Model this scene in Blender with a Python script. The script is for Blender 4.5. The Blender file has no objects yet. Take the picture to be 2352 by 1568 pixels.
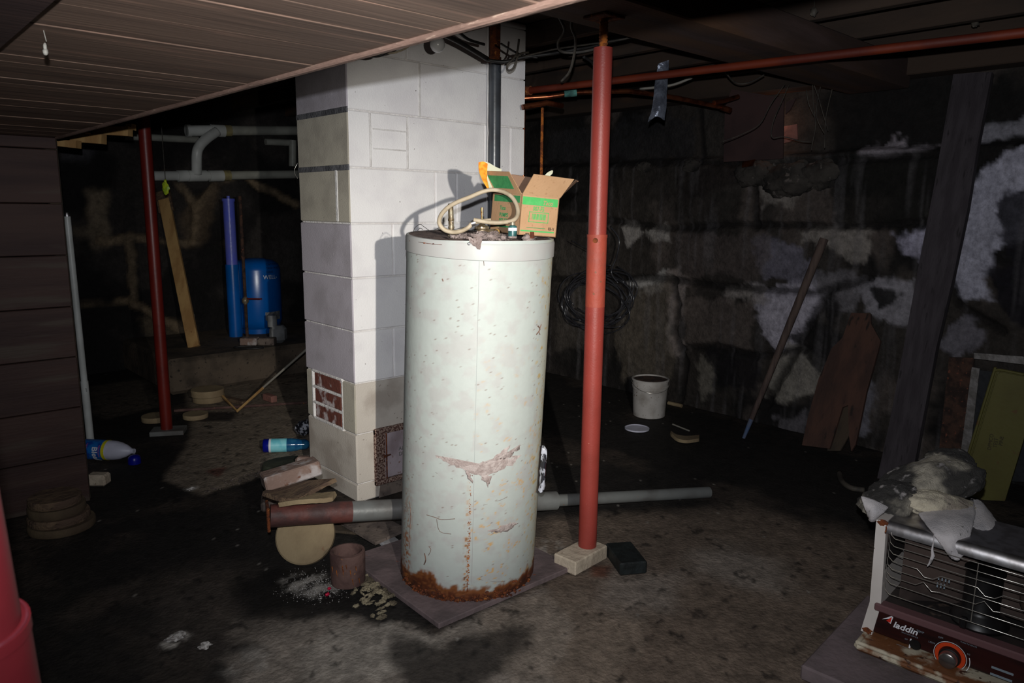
import bpy, math, random
import numpy as np
from mathutils import Vector, Matrix
random.seed(7)
C = bpy.context.scene
# ------------------------------------------------------------------ camera
W, H = 2352, 1568
F = 1692.0
PITCH, ROLL, YAW = math.radians(10.215), math.radians(.651), math.radians(47.38)
EYE = Vector((0, 0, 1.44))
def _w(r, u, z):
    return Vector((r*math.sin(YAW)+u*math.cos(YAW), -r*math.cos(YAW)+u*math.sin(YAW), z))
_cp, _sp, _c, _s = math.cos(PITCH), math.sin(PITCH), math.cos(ROLL), math.sin(ROLL)
FWD = _w(0, _cp, -_sp); _up = _w(0, _sp, _cp); _rt = _w(1, 0, 0)
RT = _c*_rt+_s*_up; UP = -_s*_rt+_c*_up
cam_d = bpy.data.cameras.new('camera'); cam_d.sensor_width = 36; cam_d.lens = F*36/W
cam_d.clip_start = .02; cam_d.clip_end = 60
cam_d.dof.use_dof = True; cam_d.dof.focus_distance = 2.75; cam_d.dof.aperture_fstop = 9
cam = bpy.data.objects.new('camera', cam_d); C.collection.objects.link(cam)
m = Matrix.Identity(4)
for i in range(3):
    m[i][0] = RT[i]; m[i][1] = UP[i]; m[i][2] = -FWD[i]; m[i][3] = EYE[i]
cam.matrix_world = m
C.camera = cam
# ------------------------------------------------------------------ world, lights, exposure
wd = bpy.data.worlds.new('world'); C.world = wd; wd.use_nodes = True
wd.node_tree.nodes['Background'].inputs[0].default_value = (.02, .022, .028, 1)
wd.node_tree.nodes['Background'].inputs[1].default_value = .05
C.view_settings.view_transform = 'Standard'; C.view_settings.look = 'None'
C.view_settings.exposure = 0; C.view_settings.gamma = 1; C.view_settings.use_curve_mapping = False

def spot(name, loc, target, power, color, angle, blend, radius):
    l = bpy.data.lights.new(name, 'SPOT'); l.energy = power; l.color = color
    l.spot_size = math.radians(angle); l.spot_blend = blend; l.shadow_soft_size = radius
    o = bpy.data.objects.new(name, l); C.collection.objects.link(o); o.location = loc
    o.rotation_euler = (Vector(target)-Vector(loc)).to_track_quat('-Z', 'Y').to_euler()
    return o
# the lamp held to the right of the lens, and the flash just above the lens
spot('hand_lamp', (.33, -.27, 1.548), (2.02, 2.45, .98), 380, (1, .95, .86), 46, 1.0, .014)
spot('flash_light', (-.005, .005, 1.528), (2.25, 2.25, 1.55), 185, (.93, .955, 1.0), 122, 1.0, .010)
# daylight seeping in behind the panel high in the stone wall
pl = bpy.data.lights.new('daylight_crack', 'POINT'); pl.energy = .3; pl.color = (1, .55, .38); pl.shadow_soft_size = .03
po = bpy.data.objects.new('daylight_crack', pl); C.collection.objects.link(po); po.location = (4.585, 2.50, 2.00)

# ------------------------------------------------------------------ placing helpers
def ray(x, y): return FWD+RT*((x-W/2)/F)-UP*((y-H/2)/F)
def P(x, y, d): return EYE+ray(x, y)*d
def FL(x, y, z=0.):
    r = ray(x, y); return EYE+r*((z-EYE.z)/r.z)
def WX(x, y, X):
    r = ray(x, y); return EYE+r*(X/r.x)
def WY(x, y, Y):
    r = ray(x, y); return EYE+r*(Y/r.y)
def zat(p, y):
    lo, hi = -1., 4.
    for _ in range(50):
        mid = (lo+hi)/2; d = Vector((p[0], p[1], mid))-EYE
        yy = H/2-F*d.dot(UP)/d.dot(FWD)
        if yy > y: lo = mid
        else: hi = mid
    return mid
def to_px(p):
    d = Vector(p)-EYE; z = d.dot(FWD)
    return W/2+F*d.dot(RT)/z, H/2-F*d.dot(UP)/z

# ------------------------------------------------------------------ numpy noise
_rng = np.random.RandomState(3)
_lat = _rng.rand(256, 256)
def vnoise(x, y):
    xi = np.floor(x).astype(int); yi = np.floor(y).astype(int); fx = x-xi; fy = y-yi
    fx = fx*fx*(3-2*fx); fy = fy*fy*(3-2*fy)
    a = _lat[xi % 256, yi % 256]; b = _lat[(xi+1) % 256, yi % 256]; c = _lat[xi % 256, (yi+1) % 256]; d = _lat[(xi+1) % 256, (yi+1) % 256]
    return (a*(1-fx)+b*fx)*(1-fy)+(c*(1-fx)+d*fx)*fy
def fbm(x, y, o=4, s=0.):
    v = 0; a = .5; t = 0
    for i in range(o):
        v = v+a*vnoise(x+s+i*17.3, y-s+i*9.1); t += a; a *= .5; x = x*2.03; y = y*2.03
    return v/t
def sstep(a, b, x):
    t = np.clip((x-a)/(b-a), 0, 1); return t*t*(3-2*t)
def poly_sd(px, py, poly):
    """signed distance to polygon, negative inside"""
    d = np.full(px.shape, 1e9); inside = np.zeros(px.shape, bool); n = len(poly)
    for i in range(n):
        x1, y1 = poly[i]; x2, y2 = poly[(i+1) % n]
        ex, ey = x2-x1, y2-y1; L = ex*ex+ey*ey+1e-12
        t = np.clip(((px-x1)*ex+(py-y1)*ey)/L, 0, 1)
        d = np.minimum(d, np.hypot(px-x1-t*ex, py-y1-t*ey))
        if abs(y2-y1) > 1e-9:
            c = ((y1 > py) != (y2 > py)) & (px < (x2-x1)*(py-y1)/(y2-y1)+x1)
            inside ^= c
    return np.where(inside, -d, d)
def line_d(px, py, pts):
    d = np.full(px.shape, 1e9)
    for (x1, y1), (x2, y2) in zip(pts[:-1], pts[1:]):
        ex, ey = x2-x1, y2-y1; L = ex*ex+ey*ey+1e-12
        t = np.clip(((px-x1)*ex+(py-y1)*ey)/L, 0, 1)
        d = np.minimum(d, np.hypot(px-x1-t*ex, py-y1-t*ey))
    return d

# ------------------------------------------------------------------ materials
def srgb(r, g, b):
    f = lambda v: (v/255/12.92 if v/255 <= .04045 else ((v/255+.055)/1.055)**2.4)
    return (f(r), f(g), f(b), 1)
def pm(name, c1, c2=None, scale=6., lo=.4, hi=.6, c3=None, sscale=60., slo=.66, shi=.72, rough=.75, metal=0., bump=.15, bscale=40., stretch=None, spec=.4, trans=0., coat=0.):
    m = bpy.data.materials.new(name); m.use_nodes = True; nt = m.node_tree; N = nt.nodes; L = nt.links
    b = N['Principled BSDF']; b.inputs['Roughness'].default_value = rough; b.inputs['Metallic'].default_value = metal
    b.inputs['Specular IOR Level'].default_value = spec; b.inputs['Transmission Weight'].default_value = trans
    b.inputs['Coat Weight'].default_value = coat
    b.inputs['Base Color'].default_value = c1
    tc = N.new('ShaderNodeTexCoord'); mp = N.new('ShaderNodeMapping'); L.new(tc.outputs['Object'], mp.inputs['Vector'])
    if stretch: mp.inputs['Scale'].default_value = stretch
    def noise(sc, det=5.):
        n = N.new('ShaderNodeTexNoise'); n.inputs['Scale'].default_value = sc; n.inputs['Detail'].default_value = det
        L.new(mp.outputs[0], n.inputs['Vector']); return n
    def mr(n, a, z):
        r = N.new('ShaderNodeMapRange'); r.interpolation_type = 'SMOOTHSTEP'
        r.inputs['From Min'].default_value = a; r.inputs['From Max'].default_value = z; L.new(n.outputs['Fac'], r.inputs['Value']); return r
    out = None
    if c2:
        mx = N.new('ShaderNodeMix'); mx.data_type = 'RGBA'; mx.inputs['A'].default_value = c1; mx.inputs['B'].default_value = c2
        L.new(mr(noise(scale), lo, hi).outputs[0], mx.inputs['Factor']); out = mx.outputs['Result']
    if c3:
        mx = N.new('ShaderNodeMix'); mx.data_type = 'RGBA'; mx.inputs['B'].default_value = c3
        if out: L.new(out, mx.inputs['A'])
        else: mx.inputs['A'].default_value = c1
        L.new(mr(noise(sscale, 3.), slo, shi).outputs[0], mx.inputs['Factor']); out = mx.outputs['Result']
    if out: L.new(out, b.inputs['Base Color'])
    if bump:
        bp = N.new('ShaderNodeBump'); bp.inputs['Strength'].default_value = bump; bp.inputs['Distance'].default_value = .01
        L.new(noise(bscale, 6.).outputs['Fac'], bp.inputs['Height']); L.new(bp.outputs[0], b.inputs['Normal'])
    m['out'] = 1
    return m
def attr_mat(name, attr='col', rough=.85, bump=.5, bscale=60., var=.45, spec=.3):
    m = bpy.data.materials.new(name); m.use_nodes = True; nt = m.node_tree; N = nt.nodes; L = nt.links
    b = N['Principled BSDF']; b.inputs['Roughness'].default_value = rough; b.inputs['Specular IOR Level'].default_value = spec
    a = N.new('ShaderNodeAttribute'); a.attribute_name = attr
    tc = N.new('ShaderNodeTexCoord')
    n = N.new('ShaderNodeTexNoise'); n.inputs['Scale'].default_value = 28; n.inputs['Detail'].default_value = 8; n.inputs['Roughness'].default_value = .7
    L.new(tc.outputs['Object'], n.inputs['Vector'])
    r = N.new('ShaderNodeMapRange'); r.inputs['From Min'].default_value = .3; r.inputs['From Max'].default_value = .7
    r.inputs['To Min'].default_value = 1-var; r.inputs['To Max'].default_value = 1+var; L.new(n.outputs['Fac'], r.inputs['Value'])
    v = N.new('ShaderNodeVectorMath'); v.operation = 'SCALE'; L.new(a.outputs['Color'], v.inputs[0]); L.new(r.outputs[0], v.inputs['Scale'])
    L.new(v.outputs[0], b.inputs['Base Color'])
    n2 = N.new('ShaderNodeTexNoise'); n2.inputs['Scale'].default_value = bscale; n2.inputs['Detail'].default_value = 6
    L.new(tc.outputs['Object'], n2.inputs['Vector'])
    bp = N.new('ShaderNodeBump'); bp.inputs['Strength'].default_value = bump; bp.inputs['Distance'].default_value = .012
    L.new(n2.outputs['Fac'], bp.inputs['Height']); L.new(bp.outputs[0], b.inputs['Normal'])
    return m
M = {}
M['paint'] = pm('white_block_paint', srgb(238, 236, 236), srgb(226, 223, 225), 5, .4, .7, srgb(120, 112, 110), 70, .735, .76, rough=.6, bump=.16, bscale=140)
M['block_beige'] = pm('bare_beige_block', srgb(178, 172, 158), srgb(160, 154, 142), 7, .4, .7, srgb(120, 112, 104), 90, .7, .75, rough=.85, bump=.18, bscale=160)
M['block_lav'] = pm('lavender_grey_block', srgb(176, 170, 178), srgb(160, 154, 160), 7, .4, .7, srgb(200, 196, 200), 90, .7, .75, rough=.8, bump=.18, bscale=160)
M['block_low'] = pm('stained_block', srgb(196, 188, 178), srgb(170, 160, 150), 5, .45, .65, srgb(110, 96, 86), 40, .70, .76, rough=.8, bump=.18, bscale=150)
M['mortar_w'] = pm('painted_mortar', srgb(222, 220, 218), srgb(206, 202, 200), 12, rough=.7, bump=.5, bscale=70)
M['mortar_d'] = pm('dark_mortar', srgb(96, 96, 100), srgb(70, 70, 74), 16, rough=.9, bump=.7, bscale=80)
M['brick'] = pm('red_brick', srgb(104, 58, 48), srgb(184, 172, 172), 14, .5, .62, srgb(90, 40, 34), 30, .62, .7, rough=.85, bump=.5)
M['plank_s'] = pm('soffit_plank_wood', srgb(128, 104, 88), srgb(100, 80, 68), 2.2, .35, .7, srgb(150, 118, 100), 7, .55, .7, rough=.65, bump=.12, bscale=20, stretch=(.35, 5, 5))
M['plank_e'] = pm('raw_wood_edge', srgb(140, 112, 98), srgb(112, 88, 76), 6, .4, .65, srgb(168, 142, 124), 40, .62, .7, rough=.8, bump=.4, stretch=(4, .6, 4))
M['plank_w'] = pm('reddish_wall_plank', srgb(68, 48, 42), srgb(52, 34, 31), 2.5, .35, .65, srgb(72, 60, 52), 4, .55, .7, rough=.7, bump=.2, bscale=25, stretch=(.4, 3, 4))
M['joist'] = pm('dark_old_timber', srgb(66, 52, 42), srgb(44, 36, 32), 3, .35, .65, srgb(84, 58, 40), 5, .55, .7, rough=.85, bump=.3, stretch=(1, .3, 1))
M['beam'] = pm('beam_timber', srgb(88, 62, 44), srgb(64, 50, 46), 2.4, .35, .65, srgb(84, 66, 62), 4, .5, .7, rough=.8, bump=.25, stretch=(.3, 3, 2))
M['crimson_dimmed'] = pm('crimson_paint_dimmed', srgb(98, 26, 32), srgb(84, 20, 26), 6, .4, .7, srgb(150, 110, 120), 30, .70, .76, rough=.5, bump=.06)  # crimson hue, darkened in colour for the flash blocked by the lens
M['red_steel'] = pm('red_oxide_paint', srgb(142, 58, 50), srgb(130, 52, 44), 6, .4, .7, srgb(180, 120, 108), 160, .73, .76, rough=.45, bump=.08, bscale=140)
M['red_dark'] = pm('deep_red_paint', srgb(108, 30, 22), srgb(94, 24, 18), 6, .4, .7, rough=.4, bump=.05)
M['red_orange'] = pm('rust_orange_collar', srgb(150, 64, 48), srgb(136, 64, 52), 9, .4, .65, srgb(120, 70, 50), 60, .66, .7, rough=.6, bump=.25)
M['rust'] = pm('rust', srgb(120, 62, 30), srgb(80, 42, 28), 30, .4, .6, srgb(176, 110, 50), 70, .62, .7, rough=.95, bump=.9, bscale=120)
M['rust_orange'] = pm('bright_rust', srgb(170, 96, 34), srgb(110, 56, 24), 40, rough=.9, bump=.8, bscale=160)
M['rust_pipe'] = pm('rusty_pipe', srgb(98, 74, 68), srgb(78, 56, 52), 12, .4, .6, srgb(150, 100, 56), 60, .68, .73, rough=.85, bump=.5)
M['red_band'] = pm('red_rusty_band', srgb(98, 56, 50), srgb(72, 48, 46), 12, .4, .6, srgb(170, 140, 130), 90, .73, .76, rough=.6, bump=.3)
M['steel_grey'] = pm('grey_steel', srgb(120, 122, 120), srgb(98, 96, 94), 6, .4, .65, srgb(140, 110, 90), 60, .7, .74, rough=.45, bump=.12, metal=.2)
M['abs'] = pm('dark_grey_pipe', srgb(70, 74, 80), srgb(58, 60, 64), 6, rough=.28, bump=.04, spec=.6)
M['pvc'] = pm('white_pvc', srgb(206, 208, 204), srgb(184, 186, 182), 4, rough=.35, bump=.03)
M['pvc_dirty'] = pm('dusty_pvc', srgb(160, 160, 150), srgb(136, 136, 128), 4, rough=.4, bump=.05)
M['pvc_joint'] = pm('yellowed_pvc_cement', srgb(150, 140, 96), srgb(130, 120, 90), 20, rough=.5)
M['copper'] = pm('copper_pipe', srgb(178, 104, 70), srgb(120, 64, 44), 14, .45, .6, rough=.3, metal=.9, bump=.05)
M['copper_green'] = pm('verdigris', srgb(90, 150, 140), srgb(70, 110, 104), 30, rough=.9, bump=.5)
M['orange_pipe'] = pm('orange_red_iron_pipe', srgb(106, 38, 14), srgb(84, 28, 14), 3, .4, .6, rough=.6, bump=.1)
M['blue'] = pm('blue_tank_paint', srgb(0, 92, 176), srgb(0, 84, 160), 4, rough=.28, bump=.02, spec=.6)
M['blue_pipe'] = pm('violet_blue_tube', srgb(84, 96, 200), srgb(96, 104, 190), 6, rough=.35)
M['blue_dark'] = pm('dark_blue_plastic', srgb(8, 18, 130), rough=.3, bump=0)
M['blue_label'] = pm('blue_label', srgb(20, 70, 160), srgb(24, 110, 190), 30, rough=.4, bump=0)
M['cyan_label'] = pm('cyan_label', srgb(110, 200, 215), srgb(140, 215, 225), 20, rough=.3, bump=0)
M['cyan_clear'] = pm('blue_clear_plastic', srgb(30, 90, 140), srgb(50, 120, 160), 20, rough=.12, bump=0, trans=.3)
M['yellow'] = pm('yellow_label_band', srgb(215, 205, 40), rough=.4, bump=0)
M['white_plastic'] = pm('white_plastic', srgb(205, 205, 222), srgb(190, 190, 205), 10, rough=.4, bump=.03)
M['white_print'] = pm('white_print', srgb(225, 225, 230), rough=.5, bump=0)
M['grey_print'] = pm('grey_print', srgb(128, 140, 150), rough=.5, bump=0)
M['pink_print'] = pm('pink_print', srgb(190, 90, 130), rough=.5, bump=0)
M['black_print'] = pm('black_print', srgb(22, 20, 20), rough=.6, bump=0)
M['dark_print'] = pm('dark_blue_print', srgb(10, 30, 60), rough=.6, bump=0)
M['card'] = pm('cardboard', srgb(176, 140, 106), srgb(168, 132, 98), 8, .4, .7, srgb(160, 124, 92), 90, .6, .72, rough=.85, bump=.1, bscale=120)
M['card_in'] = pm('cardboard_inside', srgb(150, 118, 96), srgb(134, 104, 84), 8, rough=.9, bump=.1)
M['card_green'] = pm('green_ink', srgb(72, 166, 88), srgb(84, 172, 98), 60, .4, .7, rough=.8, bump=0)
M['card_green_d'] = pm('green_ink_darker', srgb(52, 128, 76), srgb(60, 140, 84), 60, rough=.8, bump=0)
M['orange_paper'] = pm('orange_white_paper', srgb(225, 222, 200), srgb(235, 130, 30), 9, .42, .5, rough=.6, bump=0)
M['cream_paper'] = pm('cream_paper', srgb(222, 222, 196), rough=.7, bump=0)
M['hose'] = pm('beige_rubber_hose', srgb(172, 158, 136), srgb(146, 132, 110), 20, .4, .7, srgb(110, 92, 70), 60, .68, .74, rough=.6, bump=.15)
M['dust'] = pm('grey_dust', srgb(148, 134, 130), srgb(124, 110, 106), 30, .4, .6, srgb(110, 94, 88), 90, .62, .7, rough=1, bump=.8, bscale=140)
M['web'] = pm('pale_dust_web', srgb(172, 160, 156), srgb(150, 136, 132), 40, .4, .6, srgb(128, 112, 106), 90, .64, .7, rough=1, bump=.6, bscale=140)
M['tank_top'] = pm('dusty_tank_top', srgb(120, 100, 94), srgb(92, 76, 72), 30, .4, .6, srgb(150, 132, 126), 120, .62, .7, rough=.95, bump=.8, bscale=160)
M['metal_old'] = pm('tarnished_metal', srgb(150, 140, 120), srgb(104, 88, 66), 30, .4, .6, srgb(210, 205, 195), 60, .62, .68, rough=.45, metal=.5, bump=.3)
M['brass'] = pm('brass', srgb(190, 150, 90), srgb(120, 90, 60), 30, rough=.3, metal=.8, bump=.2)
M['teal'] = pm('teal_bottle', srgb(48, 92, 92), srgb(36, 66, 66), 30, rough=.35, bump=.05)
M['bulb'] = pm('frosted_bulb', srgb(205, 205, 205), rough=.25, bump=0, spec=.7)
M['porcelain'] = pm('porcelain', srgb(190, 186, 190), rough=.35, bump=0)
M['cable_black'] = pm('black_cable', srgb(30, 29, 30), srgb(44, 42, 40), 20, rough=.5, bump=.05)
M['cable_grey'] = pm('dusty_grey_cable', srgb(80, 74, 66), srgb(58, 54, 50), 20, rough=.7, bump=.1)
M['cable_white'] = pm('pale_cable', srgb(150, 146, 136), rough=.6, bump=.05)
M['duct_tape'] = pm('grey_duct_tape', srgb(130, 136, 150), srgb(96, 100, 112), 20, rough=.25, metal=.45, bump=.6, bscale=50)
M['coil'] = pm('black_tubing', srgb(46, 46, 50), srgb(66, 66, 70), 10, rough=.22, bump=.03, spec=.7)
M['disc'] = pm('cut_wood_round', srgb(152, 134, 104), srgb(134, 116, 90), 5, .4, .65, srgb(120, 84, 60), 14, .66, .74, rough=.85, bump=.3, bscale=60)
M['disc_shaded'] = pm('shaded_wood_round', srgb(96, 82, 62), srgb(76, 62, 48), 5, .4, .65, rough=.9, bump=.4)  # darker copy of the cut round: the stack's shadow put into the colour
M['ledge_rock'] = pm('ledge_rock', srgb(70, 65, 60), srgb(36, 33, 31), 5, .4, .6, srgb(104, 96, 90), 20, .6, .7, rough=.95, bump=.9, bscale=40)
M['plywood'] = pm('light_lumber', srgb(184, 148, 96), srgb(160, 122, 76), 3, .4, .65, srgb(120, 76, 44), 8, .68, .75, rough=.75, bump=.15, stretch=(4, 4, .7))
M['slate'] = pm('dirty_slate', srgb(112, 100, 92), srgb(86, 76, 72), 14, .4, .6, srgb(60, 50, 46), 50, .6, .7, rough=.85, bump=.5)
M['bark'] = pm('split_wood', srgb(112, 92, 72), srgb(86, 68, 56), 10, .4, .6, srgb(60, 46, 38), 40, .6, .7, rough=.9, bump=.6, stretch=(1, 3, 3))
M['brick_pink'] = pm('mortar_smeared_brick', srgb(130, 108, 98), srgb(172, 164, 162), 12, .46, .6, srgb(112, 80, 66), 30, .6, .7, rough=.9, bump=.6)
M['brick_cream'] = pm('cream_concrete_brick', srgb(190, 176, 156), srgb(164, 150, 132), 12, .4, .65, srgb(130, 110, 92), 60, .66, .72, rough=.9, bump=.6)
M['rubber'] = pm('black_painted_brick', srgb(30, 36, 36), srgb(22, 26, 26), 20, rough=.6, bump=.5)
M['board_pad'] = pm('dusty_flat_board', srgb(118, 102, 102), srgb(96, 84, 84), 9, .4, .65, srgb(130, 76, 60), 22, .68, .76, rough=.9, bump=.4)
M['tile_white'] = pm('white_chipped_tile', srgb(182, 182, 186), srgb(150, 146, 146), 20, rough=.6, bump=.3)
M['bucket'] = pm('dirty_white_bucket', srgb(184, 180, 176), srgb(150, 144, 138), 9, .4, .7, srgb(120, 106, 92), 60, .64, .7, rough=.6, bump=.1)
M['muck'] = pm('brown_muck', srgb(78, 56, 46), srgb(50, 38, 34), 20, .4, .6, srgb(116, 70, 54), 50, .62, .7, rough=.95, bump=.8)
M['rake_wood'] = pm('old_pole_wood', srgb(98, 82, 74), srgb(76, 62, 58), 6, rough=.85, bump=.3, stretch=(6, 6, .6))
M['rake_blue'] = pm('blue_pole_paint', srgb(80, 98, 130), srgb(100, 100, 112), 20, rough=.7)
M['board_red'] = pm('reddish_old_board', srgb(86, 60, 50), srgb(66, 48, 42), 4, .35, .65, srgb(44, 36, 32), 9, .6, .72, rough=.9, bump=.35, stretch=(3, 3, .5))
M['board_dk'] = pm('dark_old_board', srgb(74, 62, 50), srgb(56, 50, 42), 4, rough=.9, bump=.3, stretch=(3, 3, .5))
M['plank_g'] = pm('weathered_grey_plank', srgb(70, 64, 68), srgb(56, 50, 54), 4, .35, .65, srgb(42, 38, 40), 10, .6, .72, rough=.85, bump=.4, bscale=30, stretch=(6, 6, .4))
M['alu'] = pm('dull_ridged_aluminium', srgb(136, 132, 130), srgb(112, 108, 104), 20, rough=.55, metal=.4, bump=.3)
M['screen'] = pm('black_screen_mesh', srgb(36, 38, 42), srgb(28, 30, 34), 30, rough=.7, bump=.2)
M['olive'] = pm('olive_enamel', srgb(96, 92, 46), srgb(86, 80, 40), 4, .4, .7, srgb(96, 66, 40), 12, .62, .72, rough=.55, bump=.1)
M['enamel'] = pm('cream_enamel', srgb(212, 204, 198), srgb(196, 188, 180), 5, .4, .7, srgb(90, 66, 50), 60, .72, .76, rough=.35, bump=.05)
M['enamel_rust'] = pm('rust_stained_enamel', srgb(196, 186, 164), srgb(120, 76, 46), 11, .46, .58, srgb(70, 44, 32), 40, .6, .68, rough=.6, bump=.3)
M['chrome'] = pm('brushed_chrome', srgb(190, 188, 190), srgb(160, 156, 156), 30, .4, .65, rough=.34, metal=.95, bump=.03)
M['heater_dk'] = pm('dark_heater_interior', srgb(66, 58, 54), srgb(42, 38, 38), 4, .4, .65, srgb(100, 84, 74), 16, .62, .74, rough=.6, metal=.1, bump=.1)
M['heater_refl'] = pm('dull_reflector', srgb(96, 82, 76), srgb(62, 54, 52), 5, rough=.45, metal=.3, bump=.1)
M['wire'] = pm('chrome_wire', srgb(200, 196, 188), rough=.25, metal=.8, bump=0)
M['panel'] = pm('wood_grain_red_panel', srgb(50, 19, 17), srgb(30, 14, 14), 5, .4, .65, rough=.35, bump=.03, stretch=(1, 1, 7))
M['panel_top'] = pm('mauve_trim', srgb(104, 74, 76), rough=.4, bump=0)
M['orange_ring'] = pm('orange_ring', srgb(205, 66, 26), rough=.4, bump=0)
M['red_print'] = pm('red_print', srgb(206, 48, 34), rough=.4, bump=0)
M['knob'] = pm('knob_metal', srgb(150, 146, 142), rough=.3, metal=.9, bump=.05)
M['black'] = pm('black_plastic', srgb(20, 19, 20), rough=.4, bump=0)
M['slab'] = pm('grey_mauve_slab', srgb(118, 104, 106), srgb(98, 88, 88), 5, rough=.9, bump=.4)
M['towel'] = pm('mouldy_towel', srgb(176, 168, 152), srgb(54, 52, 50), 5.5, .34, .50, srgb(170, 164, 162), 22, .60, .72, rough=1, bump=.6, bscale=190)
M['towel_cream'] = pm('yellowed_towel', srgb(196, 186, 164), srgb(140, 130, 118), 12, .45, .65, srgb(90, 84, 78), 30, .60, .7, rough=1, bump=.5, bscale=190)
M['rag'] = pm('grey_white_rag', srgb(196, 190, 190), srgb(160, 156, 158), 10, .45, .7, srgb(120, 116, 114), 40, .68, .75, rough=1, bump=.35, bscale=220)
M['plastic_bag'] = pm('white_film', srgb(170, 172, 182), srgb(40, 40, 46), 34, .44, .52, rough=.2, bump=.5)
M['glow_tag'] = pm('yellow_green_plastic', srgb(196, 214, 50), srgb(160, 190, 50), 30, rough=.4, bump=.2)
M['insul'] = pm('yellow_insulation', srgb(156, 144, 118), srgb(96, 86, 70), 20, .4, .6, srgb(60, 54, 44), 60, .6, .7, rough=1, bump=1, bscale=90)
M['powder'] = pm('white_grit', srgb(190, 186, 182), srgb(130, 124, 120), 90, rough=1, bump=.5)
M['red_bit'] = pm('red_plastic', srgb(190, 20, 60), rough=.4, bump=0)
M['crack'] = pm('dark_scratch', srgb(92, 72, 64), srgb(120, 96, 84), 60, rough=.9, bump=0)
M['panel_maroon'] = pm('maroon_board', srgb(72, 52, 50), srgb(60, 44, 43), 4, rough=.85, bump=.1)
M['silver_label'] = pm('silver_label', srgb(170, 172, 176), srgb(120, 124, 130), 60, rough=.35, metal=.5, bump=0)
M['grey_box'] = pm('grey_motor_cover', srgb(130, 132, 134), srgb(104, 106, 108), 8, rough=.6, bump=.1)
M['door_steel'] = pm('dull_steel_door', srgb(168, 156, 162), srgb(140, 126, 130), 8, .4, .65, srgb(120, 90, 76), 50, .64, .72, rough=.6, bump=.3)
M['door_rust'] = pm('rust_pitted_frame', srgb(150, 128, 116), srgb(72, 44, 38), 110, .44, .56, rough=.9, bump=.9, bscale=60)
M['green_debris'] = pm('mossy_wood', srgb(70, 74, 60), srgb(52, 56, 46), 9, rough=.9, bump=.4)
M['tape'] = pm('pink_stone', srgb(140, 96, 86), srgb(120, 84, 76), 12, rough=.9, bump=.4)

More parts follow.
